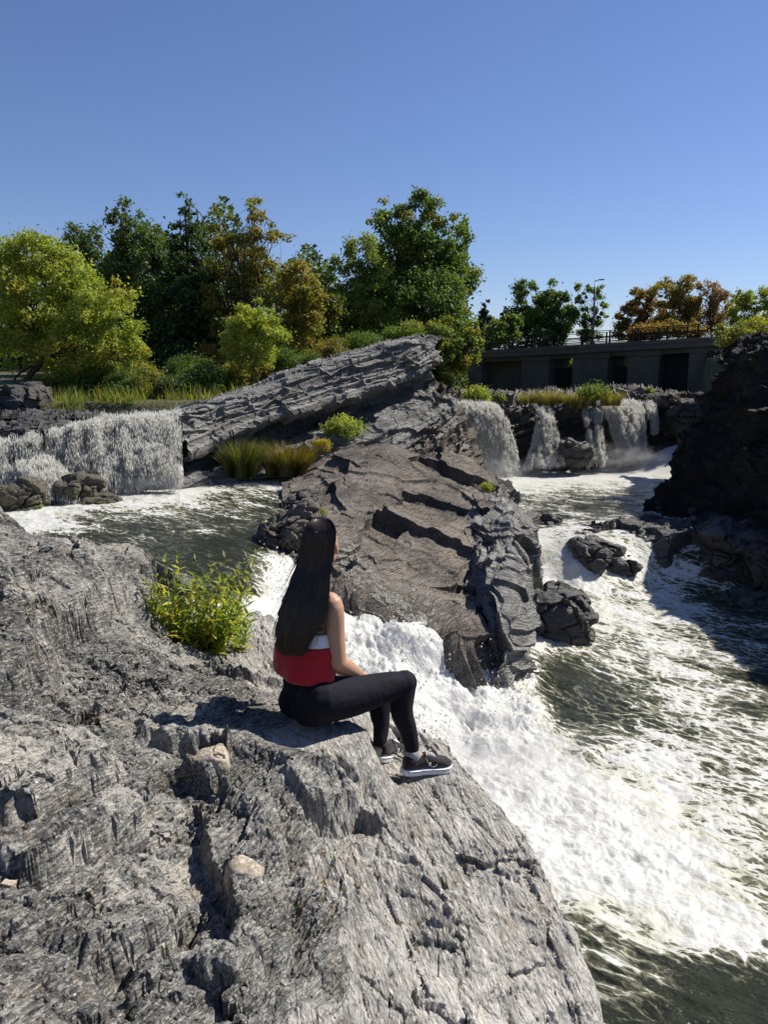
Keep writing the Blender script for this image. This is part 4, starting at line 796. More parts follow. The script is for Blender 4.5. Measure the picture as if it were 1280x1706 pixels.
bank = [(45, 655, 34, 26, DG, 'dark green shrub at the foot of the spreading tree'), (95, 640, 34, 30, LG, 'light green shrub under the yellow branches'), (150, 640, 36, 34, MG, 'mid green shrub right of the light green one'),
        (205, 650, 30, 28, MG + DG, 'shaded green shrub above the waterfall lip'), (250, 645, 30, 30, OG + MG, 'olive shrub with dry tips above the waterfall'), (290, 650, 30, 26, DG, 'deep green round shrub above the waterfall'),
        (335, 640, 36, 32, MG, 'green shrub left of the tilted rock'), (375, 630, 32, 28, LG + OG, 'yellowing shrub at the upper left end of the tilted rock'), (430, 625, 36, 22, OG, 'olive brown shrub behind the top edge of the tilted rock'),
        (310, 620, 40, 30, DG, 'dark shrub deep behind the waterfall shrubs'), (200, 610, 50, 36, OG + DG, 'brownish shrub in the shade under the tall dark trees'), (120, 600, 50, 34, DG + OR, 'dark reddish shrub in the shade of the spreading tree'),
        (490, 605, 40, 24, MG, 'green shrub behind the middle of the tilted rock'), (550, 590, 34, 26, OG, 'rust tinged shrub above the middle of the tilted rock'), (610, 580, 40, 24, MG, 'green shrub behind the upper half of the tilted rock'), (680, 560, 36, 20, LG + MG, 'light green shrub at the top end of the tilted rock')]
for k, (px, py, rx, ry, co, lab) in enumerate(bank):
    Y_ = 24.6 + (665 - py) * .10 if px < 400 else 30 + (px - 400) * .012
    tree('shrub', lab, g3, (px, py + ry + 6), [(px, py, rx, ry), (px - rx * .5, py + ry * .35, rx * .6, ry * .6), (px + rx * .5, py + ry * .3, rx * .6, ry * .6)], co, Y_, 34, 6500, .085, 60 + k, .03, .26, cat='shrub')
# wood behind everything on the left, one mass
rs = np.random.RandomState(9); n = 60000
u = rs.rand(n); px = -120 + u * 900; top = 405 + 45 * np.sin(px / 70.) + 40 * np.sin(px / 23. + 1); py = top + (675 - top) * rs.rand(n) ** .8; Yd = 46 + 6 * rs.rand(n)
cent = np.array([PY(a, b, c) for a, b, c in zip(px, py, Yd)]); cl_ = perlin(cent * .7, 5); k = cl_ > -.25; cent = cent[k]; n = len(cent)
V, Fc, tc = leaves(cent, np.tile([0, -.3, .3], (n, 1)), .34 * (.6 + .8 * rs.rand(n)), palette(rs, n, DG, .35) * .8, rs)
o = mk('woodland', V, Fc, M['leaf'], smooth=False, cols=tc); tag(o, 'dark leafy wood filling the gaps behind the trees on the left bank', 'woodland', kind='stuff')
# ------------------------------------------------------------------ grasses
def blades(name, label, cat, group, base, n, spread, h, cols, seed, lean=.35, wd=.006, kind=None, along=None, parent=None, Yr=.5):
    rs = np.random.RandomState(seed); base = np.array(base); V = []; 
    a = rs.rand(n) * 6.283; r = np.sqrt(rs.rand(n)); off = np.stack([np.cos(a) * r * spread, np.sin(a) * r * spread * Yr, 0 * a], 1)
    root = base + off; hh = h * (.5 + .7 * rs.rand(n)); ld = np.stack([np.cos(a), np.sin(a) * Yr, 0 * a], 1) * (lean * (.3 + r))[:, None] * hh[:, None] + rs.randn(n, 3) * lean * .3 * h * np.array([1, 1, 0])
    side = np.stack([-np.sin(a * 3), np.cos(a * 3), 0 * a], 1) * wd
    seg = 4; rows = []
    for s in range(seg + 1):
        t = s / seg; c = root + ld * t ** 1.8 + np.array([0, 0, 1.]) * (hh * (t - .18 * t ** 3))[:, None]; w_ = side * (1 - t * .92); rows += [c - w_, c + w_]
    V = np.stack(rows, 1).reshape(-1, 3); k = np.arange(n)[:, None, None] * (2 * seg + 2) + (np.arange(seg) * 2)[None, :, None] + np.array([0, 1, 3, 2])[None, None]
    tint = np.repeat(palette(rs, n, cols, .3), 2 * seg + 2, axis=0)
    o = mk(name, V, k.reshape(-1, 4), M['leaf'], parent, smooth=False, cols=tint, loc=None if parent else tuple(base))
    return tag(o, label, cat, group, kind)
GR = [(.22, .20, .05), (.28, .22, .06), (.16, .18, .04), (.30, .24, .09)]
RG = [(.16, .12, .035), (.12, .11, .03), (.09, .11, .025), (.22, .14, .04)]
blades('grass_tuft', 'olive green grass clump at the foot of the tilted rock', 'grass clump', 'grass clumps by the upper pool', PY(402, 795, 20.0), 1100, .42, 1.1, [(.09, .11, .025), (.15, .15, .035), (.07, .09, .02)], 1, .4, .013)
blades('grass_tuft', 'rust tinged wide grass clump right of the olive one below the tilted rock', 'grass clump', 'grass clumps by the upper pool', PY(478, 792, 20.2), 1500, .55, .95, RG, 2, .45, .013)
def bush(label, px, py, rx, ry, Y, cols, seed, n=2500, size=.07, name='shrub', group='bushes growing on the rocks', nc=18):
    return tree(name, label, group, (px, py + ry), [(px, py, rx, ry)], cols, Y, nc, n, size, seed, .015, .38, cat='shrub', limbs=True, hollow=.2)
bush('lime green leafy bush growing on the dark ledges of the tilted rock', 575, 712, 30, 14, 22.0, YG, 41, 3200, .075)
bush('small yellow bush left below the lime green one', 537, 740, 11, 11, 21.2, [(.40, .32, .03), (.34, .28, .04)], 42, 1200, .06)
bush('tiny green tuft of leaves in a crack of the layered rock', 655, 733, 9, 9, 22.8, YG, 43, 500, .06)
bush('low green bush on the rock directly above the head of the woman', 530, 856, 15, 9, 15.6, LG, 44, 1400, .05)
bush('small green plant on the crest where the right pool meets the rock', 812, 812, 9, 9, 20.8, YG, 45, 700, .05)
bush('green bush above the first of the right hand falls', 797, 660, 22, 13, 32, LG + YG, 46, 2500, .1)
bush('little green bush left of the dry grass on the far ledge', 832, 664, 9, 7, 32, LG, 47, 700, .1)
bush('green leafy bush in the middle of the far ledge', 990, 655, 26, 13, 32, LG + MG, 48, 2500, .1)
bush('small green bush near the right end of the far ledge', 1083, 655, 7, 8, 34, LG, 49, 500, .1)
bush('moss green plant low on the face left of the largest right waterfall', 700, 770, 8, 6, 22, YG, 50, 300, .05)
for k, (px, py, h_, lab) in enumerate([(912, 676, .75, 'dry yellow grass clump on the far ledge between two falls'), (965, 680, .7, 'golden grass clump hanging over the far ledge'), (1018, 676, .7, 'brown grass clump beside the widest far waterfall'), (880, 672, .5, 'short dry grass clump on the far ledge, first from the left'), (940, 672, .5, 'short olive grass clump on the far ledge')]):
    blades('grass_tuft', lab, 'grass clump', 'grass clumps on the far ledge', PY(px, py, 31.6), 400, .38, h_, GR, 10 + k, .5, .012)
# tall grass along the left bank: nobody could count it
rs = np.random.RandomState(3); V = []; Fs = []; Ts = []
for k in range(60):
    px = rs.uniform(20, 420); Y_ = rs.uniform(24.3, 27.5); bx = PY(px, 665, Y_)
    zz = land_z(np.array([bx[0]]), np.array([Y_]))[0]
    if zz < -2: continue
    m = 70; a = rs.rand(m) * 6.28; r = rs.rand(m) * .5; root = np.stack([bx[0] + np.cos(a) * r, Y_ + np.sin(a) * r, np.full(m, zz - .05)], 1); hh = .2 + .4 * rs.rand(m) ** 2
    tip = root + np.stack([rs.randn(m) * .15, rs.randn(m) * .15, hh], 1); s_ = np.stack([rs.randn(m), rs.randn(m), 0 * a], 1) * .012
    V.append(np.stack([root - s_, root + s_, tip + s_ * .1, tip - s_ * .1], 1).reshape(-1, 3)); Ts.append(np.repeat(palette(rs, m, LG + LG + GR[:2], .3), 4, axis=0))
V = np.vstack(V); Ts = np.vstack(Ts)
tag(mk('grass', V, np.arange(len(V)).reshape(-1, 4), M['leaf'], smooth=False, cols=Ts), 'tall yellow green grass along the bank above the left waterfall', 'grass', kind='stuff')
# leafy willow bush in the foreground and slender weeds
def lance(mb_v, mb_f, tints, p, d, up, L, w_, col, rs):
    d = d / np.linalg.norm(d); s_ = np.cross(d, up); s_ /= np.linalg.norm(s_) + 1e-9; n_ = np.cross(s_, d); k = len(mb_v); bend = .25 * L
    pts = [p, p + d * L * .3 + s_ * w_ + n_ * .0, p + d * L * .3 - n_ * w_ * .35, p + d * L * .3 - s_ * w_, p + d * L * .68 + s_ * w_ * .75 - n_ * bend * .35, p + d * L * .68 - n_ * (bend * .35 + w_ * .3), p + d * L * .68 - s_ * w_ * .75 - n_ * bend * .35, p + d * L - n_ * bend]
    mb_v += pts; mb_f += [(k, k + 1, k + 2), (k, k + 2, k + 3), (k + 1, k + 4, k + 5), (k + 1, k + 5, k + 2), (k + 2, k + 5, k + 6), (k + 2, k + 6, k + 3), (k + 4, k + 7, k + 5), (k + 5, k + 7, k + 6)]
    tints += [col] * 8
def willow(kind, label, cat, base, tips, cols, leafL, seed, nl=26, mat='twig', r0=.004, start=.15, wr=.14):
    rs = np.random.RandomState(seed); T = thing(kind, tuple(base), label, cat); mb = MB(); v = []; f = []; tt = []
    for tp in tips:
        b = np.array(base) + rs.randn(3) * np.array([.05, .04, .0]); q = (b + tp) / 2 + rs.randn(3) * .035 + np.array([(tp[0] - b[0]) * .12, 0, -.02])
        P_ = catmull(np.array([b, q, tp]), 18); mb.tube(P_, np.linspace(r0, r0 * .25, 18), 5)
        for j in range(nl):
            t = start + (1 - start) * (j + rs.rand()) / nl; i = min(16, int(t * 17)); p = P_[i] + (P_[i + 1] - P_[i]) * (t * 17 - i); ax = P_[i + 1] - P_[i]; ax /= np.linalg.norm(ax)
            a = j * 2.4 + rs.rand(); s_ = np.cross(ax, [.3, .2, 1]); s_ /= np.linalg.norm(s_); s2 = np.cross(ax, s_); dr = ax * .75 + (s_ * math.cos(a) + s2 * math.sin(a)) * .85
            L = leafL * (.55 + .6 * rs.rand()) * (1.1 - .5 * t); c = palette(rs, 1, cols, .3)[0]; lance(v, f, tt, p, dr, np.array([0, 0, 1.]) + rs.randn(3) * .3, L, L * wr, c, rs)
    mb.build('stem', M[mat], T, smooth=True)
    o = mk('foliage', np.array(v), f, M['leaf'], T, smooth=True, cols=np.array(tt)); return T
rs = np.random.RandomState(21); bw = PZ(335, 1095, -1.66); tips = []
for k in range(52):
    px = rs.uniform(228, 432); e_ = abs(px - 335) / 105; py = rs.uniform(925 + 60 * e_, 1040)
    if k < 14: px, py = [(430, 915), (412, 925), (375, 925), (352, 940), (325, 930), (300, 945), (272, 930), (296, 925), (240, 965), (258, 950), (395, 960), (420, 980), (340, 960), (235, 1000)][k]
    tips.append(PY(px, py, bw[1] + rs.uniform(-.35, .25)))
willow('willow_bush', 'yellow green willow bush with narrow leaves growing on the rock behind the woman', 'bush', bw, tips, [(.26, .32, .04), (.34, .38, .04), (.18, .25, .03), (.44, .40, .04), (.13, .19, .025)], .10, 22, 32)
tips = [PZ(x, y, z) for x, y, z in [(252, 1070, -1.35), (265, 1040, -1.4), (225, 1090, -1.4), (210, 1100, -1.4), (240, 1060, -1.4)]]
willow('dry_weed', 'small dry plant with yellowing leaves in a crack below the left ridge', 'weed', PZ(215, 1135, -1.40), tips, [(.22, .22, .03), (.25, .15, .05)], .03, 23, 10, 'redtwig', .0015)
wb = PZ(510, 1560, -1.70)
willow('tall_weed', 'tall thin reddish weed with small green leaves growing in the foreground crack', 'weed', wb, [wb + (PY(x, y, wb[1] + dy) - wb) for x, y, dy in [(612, 1300, .12), (545, 1370, .1), (590, 1400, .05), (530, 1460, .0), (500, 1500, 0)]], [(.12, .17, .04), (.16, .2, .05), (.2, .08, .04)], .026, 24, 12, 'redtwig', .0013, .05, .2)
wb = PZ(250, 1318, -1.52)
blades('dry_grass', 'few dry straw blades sprouting left of the small tan block', 'grass clump', None, wb, 16, .05, .16, [(.34, .25, .10)], 31, .9, .0016)
wb = PZ(345, 1120, -1.58); blades('dry_grass', 'dry grass blades at the foot of the willow bush', 'grass clump', None, wb, 30, .05, .12, [(.34, .28, .12), (.2, .2, .05)], 32, .6, .0018)
# ------------------------------------------------------------------ bridge over the river
M['conc'] = plain('aged_concrete', (.125, .112, .092), .9, .2, .45, 1.2, .02)
M['rail'] = plain('dark_railing_metal', (.02, .02, .02), .9, .1, .2, 20)
M['gate'] = plain('black_sluice_gate', (.02, .022, .022), .7, .3, .3, 4)
M['lampm'] = plain('grey_lamp_metal', (.16, .16, .165), .4, .5, .1, 20, 0, .6)
BA, BB = PY(640, 593, 64.5), PY(1330, 553, 46.0)         # deck edge, top
def bp(px):                                             # point of the deck edge seen at photo column px
    lo, hi = 0., 1.
    for _ in range(40):
        m = (lo + hi) / 2; P = BA + (BB - BA) * m; u, v = px_of(P[None]); lo, hi = (m, hi) if u[0] < px else (lo, m)
    return BA + (BB - BA) * lo
bd = BB - BA; bd /= np.linalg.norm(bd); bh = bd * np.array([1, 1, 0]); bh /= np.linalg.norm(bh); bn = np.array([-bh[1], bh[0], 0]); UP = np.array([0, 0, 1.])
if bn[1] < 0: bn = -bn
BR_ = thing('road_bridge', tuple(PY(980, 640, 55)), 'long dark concrete bridge with square piers crossing behind the right hand falls', 'bridge')
L = np.linalg.norm(BB - BA); mid_b = (BA + BB) / 2
mb = MB(); mb.box(mid_b + bn * 2.2 - UP * .28, bd * L / 2, bn * 2.3, UP * .28); mb.box(mid_b - bn * .02 - UP * .14, bd * L / 2, bn * .14, UP * .10); mb.build('deck', M['conc'], BR_)
mb = MB(); mb.box(mid_b + bn * .55 - UP * .72, bd * L / 2, bn * .2, UP * .16); mb.build('girder', M['conc'], BR_)
for a, b in ((780, 800), (867, 913), (953, 1012), (1046, 1099), (1149, 1187), (1230, 1262)):
    pa, pb = bp(a), bp(b); c = (pa + pb) / 2; w_ = np.linalg.norm(pb - pa) / 2
    mb = MB(); zt = c[2] - .56; mb.box(np.array([c[0], c[1], (zt - 4.5) / 2]) + bn * 1.9, bh * w_, bn * 1.6, UP * (zt + 4.5) / 2)
    mb.box(np.array([c[0], c[1], zt - .2]) + bn * 1.9, bh * (w_ + .18), bn * 1.72, UP * .18); mb.build('pier', M['conc'], BR_)
for a, b, topy in ((640, 780, 0), (800, 867, 0), (913, 953, 613), (1012, 1046, 611), (1099, 1149, 0)):
    pa, pb = bp(a), bp(b); c = (pa + pb) / 2; w_ = np.linalg.norm(pb - pa) / 2
    zt = c[2] - .57 if not topy else PY((a + b) / 2, topy, c[1])[2]
    mb = MB(); mb.box(np.array([c[0], c[1], (zt - 4.5) / 2]) + bn * 1.7, bh * (w_ + .1), bn * .3, UP * (zt + 4.5) / 2); mb.build('gate_wall', M['gate'] if a > 900 else M['conc'], BR_)
def railing(off, z0, h, step, bars, nm):
    n = int(L / step)
    for k in range(n + 1):
        p = BA + bd * k * step + bn * off + UP * z0; mb = MB(); mb.box(p + UP * h / 2, bh * .045, bn * .045, UP * h / 2); mb.build('railing_post', M['rail'], BR_)
    mb = MB()
    for z in bars: mb.box(mid_b + bn * off + UP * (z0 + z * h), bd * L / 2, bn * .025, UP * .022)
    mb.build(nm, M['rail'], BR_)
railing(.15, .0, .82, 1.9, (1.0, .55, .42, .30, .18, .06), 'railing')
railing(4.3, .0, .95, 1.9, (1.0, .66, .33), 'railing')
# lamp post
lp = bp(982) + bn * .6; lt = PY(982, 467, lp[1]); hl = lt[2] - lp[2]
LP_ = thing('street_lamp', tuple(lp), 'tall thin grey lamp post with a short arm standing on the bridge', 'street lamp')
mb = MB(); mb.tube([lp, lp + UP * hl * .5, lp + UP * hl], [.075, .06, .045], 8); mb.tube([lp, lp + UP * .3], [.17, .15], 8); mb.build('pole', M['lampm'], LP_, True)
mb = MB(); mb.tube(catmull(np.array([lp + UP * hl * .985, lp + UP * hl * 1.0 + bh * .12, lp + UP * hl * 1.003 + bh * .42]), 8), .03, 6); mb.build('arm', M['lampm'], LP_, True)
mb = MB(); mb.box(lp + UP * hl * 1.003 + bh * .42, bh * .17, bn * .08, UP * .035); mb.build('lamp_head', M['lampm'], LP_)
# ------------------------------------------------------------------ boulders
def boulder(name, label, cat, px, py, Y, rx, ry, mat, seed, depth=1., th=.18, amp=.06, bamp=.09, group=None, n=90, rough=.09, tiltv=(.2, -.2, 1), flat_top=0., rot=0.):
    c = PY(px, py, Y); sc = Y / F * .985; r = np.array([rx * sc, rx * sc * depth, ry * sc])
    th_ = np.linspace(0, math.pi, n); ph = np.linspace(0, 2 * math.pi, 2 * n, endpoint=False); T_, Ph = np.meshgrid(th_, ph, indexing='ij')
    d = np.stack([np.cos(T_), np.sin(T_) * np.cos(Ph), np.sin(T_) * np.sin(Ph)], -1).reshape(-1, 3)
    pw = .72 if mat != 'tan' else .45; q = np.sign(d) * np.abs(d) ** pw; q /= np.maximum(1, 0 * q[:, :1] + 1)
    ca, sa = math.cos(rot), math.sin(rot); q = q * r; q = np.stack([q[:, 0] * ca + q[:, 2] * sa, q[:, 1], -q[:, 0] * sa + q[:, 2] * ca], 1)
    P = q + c; h = rockdisp(P + seed * 3.1, frame(tiltv), th=th * 1.3, amp=amp * .5, block=(th * 3.0, th * 2.2, th * 1.8), bamp=bamp * 1.7, rough=rough if mat != 'tan' else .01, seed=seed, tilt=.9 if mat != 'tan' else .5, groove=1. if mat != 'tan' else .15, small=.33 if mat != 'tan' else .15)
    h = h + .5 * rough * fbm(P * 5, 4, seed) ; P = P + d * h[:, None] ; i = np.arange(n * 2 * n).reshape(n, 2 * n); j = np.roll(i, -1, 1)
    f = np.stack([i[:-1], i[1:], j[1:], j[:-1]], -1).reshape(-1, 4)
    b = c - np.array([0, 0, r[2]]); o = mk(name, P, f, M[mat], loc=tuple(b)); sharp(o, 40); return tag(o, label, cat, group)
gb = 'boulders in the water'
boulder('mossy_boulder', 'large mossy boulder at the left edge below the left waterfall', 'boulder', 28, 828, 16.6, 62, 31, 'moss', 1, 1.0, .5, .12, .12, gb)
boulder('mossy_boulder', 'green mossy boulder at the foot of the left waterfall', 'boulder', 135, 818, 17.1, 36, 24, 'moss', 2, .9, .4, .12, .12, gb)
boulder('mossy_boulder', 'low flat brown rock right of the mossy boulder in the foam', 'boulder', 170, 832, 17.0, 34, 7, 'moss', 3, .9, .2, .04, .05, gb)
boulder('dark_boulder', 'big dark rock bulging from the right side of the middle rock above the river', 'boulder', 922, 1030, 13.9, 50, 46, 'darkrock', 4, 1.0, .4, .16, .2, gb, n=130)
boulder('dark_boulder', 'small black stone at the waterline under the big dark rock', 'boulder', 958, 1073, 13.6, 26, 18, 'darkrock', 5, 1.0, .2, .08, .1, gb)
boulder('yellow_stone', 'small cream yellow stone wedged under the big dark rock', 'stone', 926, 1079, 13.1, 19, 9, 'tan', 6, .9, .3, .02, .03, None, rough=.01)
boulder('dark_boulder', 'brown domed rock in the middle of the rapids', 'boulder', 1010, 935, 18.6, 72, 40, 'darkrock', 7, 1.0, .6, .14, .16, gb, n=130, rot=.25)
boulder('dark_boulder', 'flat brown rock topping the rapids left of the domed rock', 'boulder', 900, 878, 20.6, 32, 13, 'darkrock', 8, 1.2, .3, .1, .1, gb, rot=-.2)
boulder('dark_boulder', 'low dark rock splitting the foam just left of the domed rock', 'boulder', 935, 900, 19.6, 32, 14, 'darkrock', 9, .9, .3, .1, .1, gb, rot=-.1)
boulder('dark_boulder', 'dark flat rock behind the domed rock at the edge of the pool', 'boulder', 1060, 888, 19.8, 50, 13, 'darkrock', 10, .9, .3, .1, .1, gb)
boulder('dark_boulder', 'small black stone poking out of the right pool', 'boulder', 1082, 863, 20.6, 14, 6, 'darkrock', 11, .8, .2, .04, .05, gb)
boulder('dark_boulder', 'tiny black stone in the right pool near the cliff', 'boulder', 1155, 852, 20.9, 6, 4, 'darkrock', 12, .8, .2, .02, .03, gb)
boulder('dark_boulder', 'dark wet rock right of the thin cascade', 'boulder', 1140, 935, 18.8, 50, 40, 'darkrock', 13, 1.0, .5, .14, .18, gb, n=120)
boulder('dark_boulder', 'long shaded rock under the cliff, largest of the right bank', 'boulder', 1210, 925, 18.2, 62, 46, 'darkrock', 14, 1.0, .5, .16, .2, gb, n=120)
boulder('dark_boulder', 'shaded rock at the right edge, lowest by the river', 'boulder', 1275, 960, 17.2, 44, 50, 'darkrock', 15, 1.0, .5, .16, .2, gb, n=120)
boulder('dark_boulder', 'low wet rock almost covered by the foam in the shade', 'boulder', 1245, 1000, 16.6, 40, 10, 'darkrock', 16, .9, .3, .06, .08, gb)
boulder('tan_rock', 'pale tilted block of rock beside the right cliff at the far end of the falls', 'boulder', 1148, 695, 33.5, 44, 26, 'mid', 17, .9, .5, .12, .14, gb, rot=-.25)
boulder('tan_rock', 'flat pale rock on the ledge above the widest right waterfall', 'boulder', 1100, 668, 34, 36, 11, 'mid', 18, .9, .4, .1, .12, gb)
boulder('dark_boulder', 'wedge of pale topped dark rock between the far falls', 'boulder', 955, 755, 30.6, 30, 24, 'darkrock', 19, .8, .5, .12, .14, gb, rot=.2)
boulder('dark_boulder', 'black rock on the bank at the far left above the waterfall', 'boulder', 20, 664, 24.5, 50, 24, 'darkrock', 20, .9, .5, .14, .16, gb, n=110)
boulder('layered_rock', 'low split rock with pale bands left of the head of the woman', 'boulder', 478, 885, 13.9, 52, 30, 'mid', 21, .9, .3, .1, .12, gb, n=120, rot=-.45)
boulder('dark_boulder', 'small dark rock at the waterline where the upper pool meets the middle rock', 'boulder', 500, 838, 16.4, 26, 11, 'darkrock', 22, 1.2, .3, .08, .1, gb)
# loose stones and blocks on the foreground ledge
gs = 'loose blocks on the foreground ledge'
def fgstone(label, px, py, zz, rx, ry, seed, mat='tan', rot=0.):
    P = PZ(px, py, zz); boulder('loose_stone', label, 'stone', px, py, P[1], rx, ry, mat, seed, .9, .06, .012, .022, gs, 60, rough=.008, rot=rot)
fgstone('tan angular block with a shaded face in the left half of the ledge', 352, 1268, -1.48, 30, 22, 31, 'tan', -.3)
fgstone('tan cracked block near the middle of the ledge, lower of the two', 405, 1462, -1.555, 20, 22, 32, 'tan', .3)
fgstone('rounded orange tan stone at the left edge of the picture', 12, 1480, -1.33, 20, 24, 33, 'tan', .2)
fgstone('grey block with a dark broken face below the willow bush', 342, 1148, -1.56, 22, 14, 34, 'slate', -.2)
# ------------------------------------------------------------------ the seated woman
M['skin'] = None
def skin_mat():
    t = NT('skin'); p = t.coords(); n = t.noise(p, 25, 4, .6)
    c = t.mix(n, (.42, .23, .15), (.50, .29, .19))
    k = dict(Base_Color=c, Roughness=.45, Specular_IOR_Level=.4, Subsurface_Weight=.12, Normal=t.bump(t.noise(p, 300, 3), .3, .0005)); k['Subsurface_Radius'] = (.02, .008, .004)
    return t.done(t.pbr(**k))
M['skin'] = skin_mat()
def cloth(name, col, rough=.85, weave=900, bump=.0006, sheen=.3):
    t = NT(name); p = t.coords(); n = t.noise(p, 8, 4, .6); w_ = t.noise(p, weave, 2, .5); f = t.noise(p, 14, 3, .5)
    col = np.array(col); k = dict(Base_Color=t.mix(n, tuple(col * .85), tuple(np.minimum(1, col * 1.12))), Roughness=rough, Normal=t.bump(w_, .6, bump, t.bump(f, 1., .008))); k['Sheen_Weight'] = sheen; k['Specular_IOR_Level'] = .15
    return t.done(t.pbr(**k))
M['legging'] = cloth('black_navy_leggings', (.010, .0095, .015), .8, 1200, .0004, .02)
M['mesh'] = cloth('mesh_knee_panel', (.018, .018, .022), .8, 500, .001, .2)
M['red'] = cloth('red_cotton', (.42, .018, .028), .9)
M['white'] = cloth('white_cotton', (.72, .72, .76), .9)
M['navy'] = cloth('navy_trim', (.012, .012, .022), .9)
M['canvas'] = cloth('black_canvas', (.020, .014, .016), .9, 700, .0008)
M['rubber'] = plain('white_rubber', (.66, .66, .68), .55, .4, .08, 30)
M['lace'] = plain('white_laces', (.75, .75, .75), .8, .3, .08, 60)
M['sock'] = cloth('grey_sock', (.30, .30, .31), .95, 500, .001)
def hair_mat():
    t = NT('dark_brown_hair'); c = t.attr('tint', 0); p = t.pbr(Base_Color=c, Roughness=.38, Specular_IOR_Level=.35); return t.done(p)
M['hair'] = hair_mat()
def pt(px, py, Y): return PY(px, py, Y)
CH = pt(515, 1002, 3.31)                     # between the shoulders
AZ = R(47); rv = np.array([math.cos(AZ), -math.sin(AZ), 0]); fv = np.array([math.sin(AZ), math.cos(AZ), 0])
HEAD = pt(535, 905, 3.31); HZ = R(22); hr = np.array([math.cos(HZ), -math.sin(HZ), 0]); hf = np.array([math.sin(HZ), math.cos(HZ), 0])
WOM = thing('person', tuple(PZ(525, 1200, -1.56)), 'seated woman seen from behind, with very long dark hair, red cropped top and black leggings', 'person')
def ell(mb, c, ax, ay, az, n=14, m=20):
    v = []; f = []
    for i in range(n + 1):
        t = math.pi * i / n
        for j in range(m): p = 2 * math.pi * j / m; v.append(np.array(c) + math.sin(t) * math.cos(p) * np.array(ax) + math.sin(t) * math.sin(p) * np.array(ay) + math.cos(t) * np.array(az))
    f = [(i * m + j, i * m + (j + 1) % m, (i + 1) * m + (j + 1) % m, (i + 1) * m + j) for i in range(n) for j in range(m)]; mb.add(v, f)
def limb(mb, pts, rad, seg=18, squash=None):
    n = 5 * (len(pts) - 1) + 1; P_ = catmull(np.array(pts, float), n); r = catmull(np.array(rad, float)[:, None], n)[:, 0]; mb.tube(P_, r, seg)
    ell(mb, P_[0], [r[0], 0, 0], [0, r[0], 0], [0, 0, r[0]], 8, 12); ell(mb, P_[-1], [r[-1], 0, 0], [0, r[-1], 0], [0, 0, r[-1]], 8, 12)
def loft(mb, rings, seg=32, cap=True):
    v = []; 
    for c, a, ra, b, rb in rings:
        for j in range(seg):
            t = 2 * math.pi * j / seg; ct, st = math.cos(t), math.sin(t); k = 2.4
            x = np.sign(ct) * abs(ct) ** (2 / k); y = np.sign(st) * abs(st) ** (2 / k); v.append(np.array(c) + np.array(a) * ra * x + np.array(b) * rb * y)
    n = len(rings); f = [(k * seg + j, k * seg + (j + 1) % seg, (k + 1) * seg + (j + 1) % seg, (k + 1) * seg + j) for k in range(n - 1) for j in range(seg)]
    if cap: f += [tuple(range(seg))[::-1], tuple(range((n - 1) * seg, n * seg))]
    mb.add(v, f)
def finish(mb, name, mat, vox, smooth, parent, sub=0):
    o = mb.build(name, mat, parent, smooth=True)
    m = o.modifiers.new('remesh', 'REMESH'); m.mode = 'VOXEL'; m.voxel_size = vox; m.use_smooth_shade = True
    m = o.modifiers.new('smooth', 'SMOOTH'); m.factor = .5; m.iterations = smooth
    return o
SR, SL = pt(554, 1008, 3.19), pt(486, 1006, 3.42)
ER, WR = pt(564, 1104, 3.16), pt(599, 1124, 3.34)
EL, WL = pt(548, 1104, 3.58), pt(606, 1128, 3.50)
PEL = pt(520, 1164, 3.22); HR, HL = pt(533, 1166, 3.14), pt(530, 1160, 3.33)
KR, AR = pt(673, 1139, 3.33), pt(687, 1250, 3.29)
KL, AL = pt(648, 1143, 3.58), pt(633, 1238, 3.45)
WAI = pt(513, 1118, 3.24); WST = pt(517, 1080, 3.27)
# body, one continuous surface
b = MB(); U3 = np.array([0, 0, 1.])
loft(b, [(PEL - U3 * .06, rv, .10, fv, .07), (PEL, rv, .15, fv, .11), (PEL + U3 * .06, rv, .145, fv, .10), (WAI, rv, .115, fv, .085), (WST, rv, .12, fv, .088), ((WST + CH) / 2, rv, .135, fv, .095), (CH - U3 * .03, rv, .148, fv, .09), (CH + U3 * .015, rv, .12, fv, .062), (CH + U3 * .05, rv, .06, fv, .05)])
limb(b, [CH + U3 * .02, CH + U3 * .09 + fv * .02, HEAD - U3 * .04 + hf * .01], [.058, .05, .052])
for s_, e_, w_ in ((SR, ER, WR), (SL, EL, WL)):
    limb(b, [s_ * .5 + CH * .5 + U3 * .0, s_, s_ * .5 + e_ * .5, e_], [.05, .046, .041, .035]); m_ = e_ * .6 + w_ * .4 + (w_ - e_) * 0; limb(b, [e_, m_, w_], [.036, .037, .024])
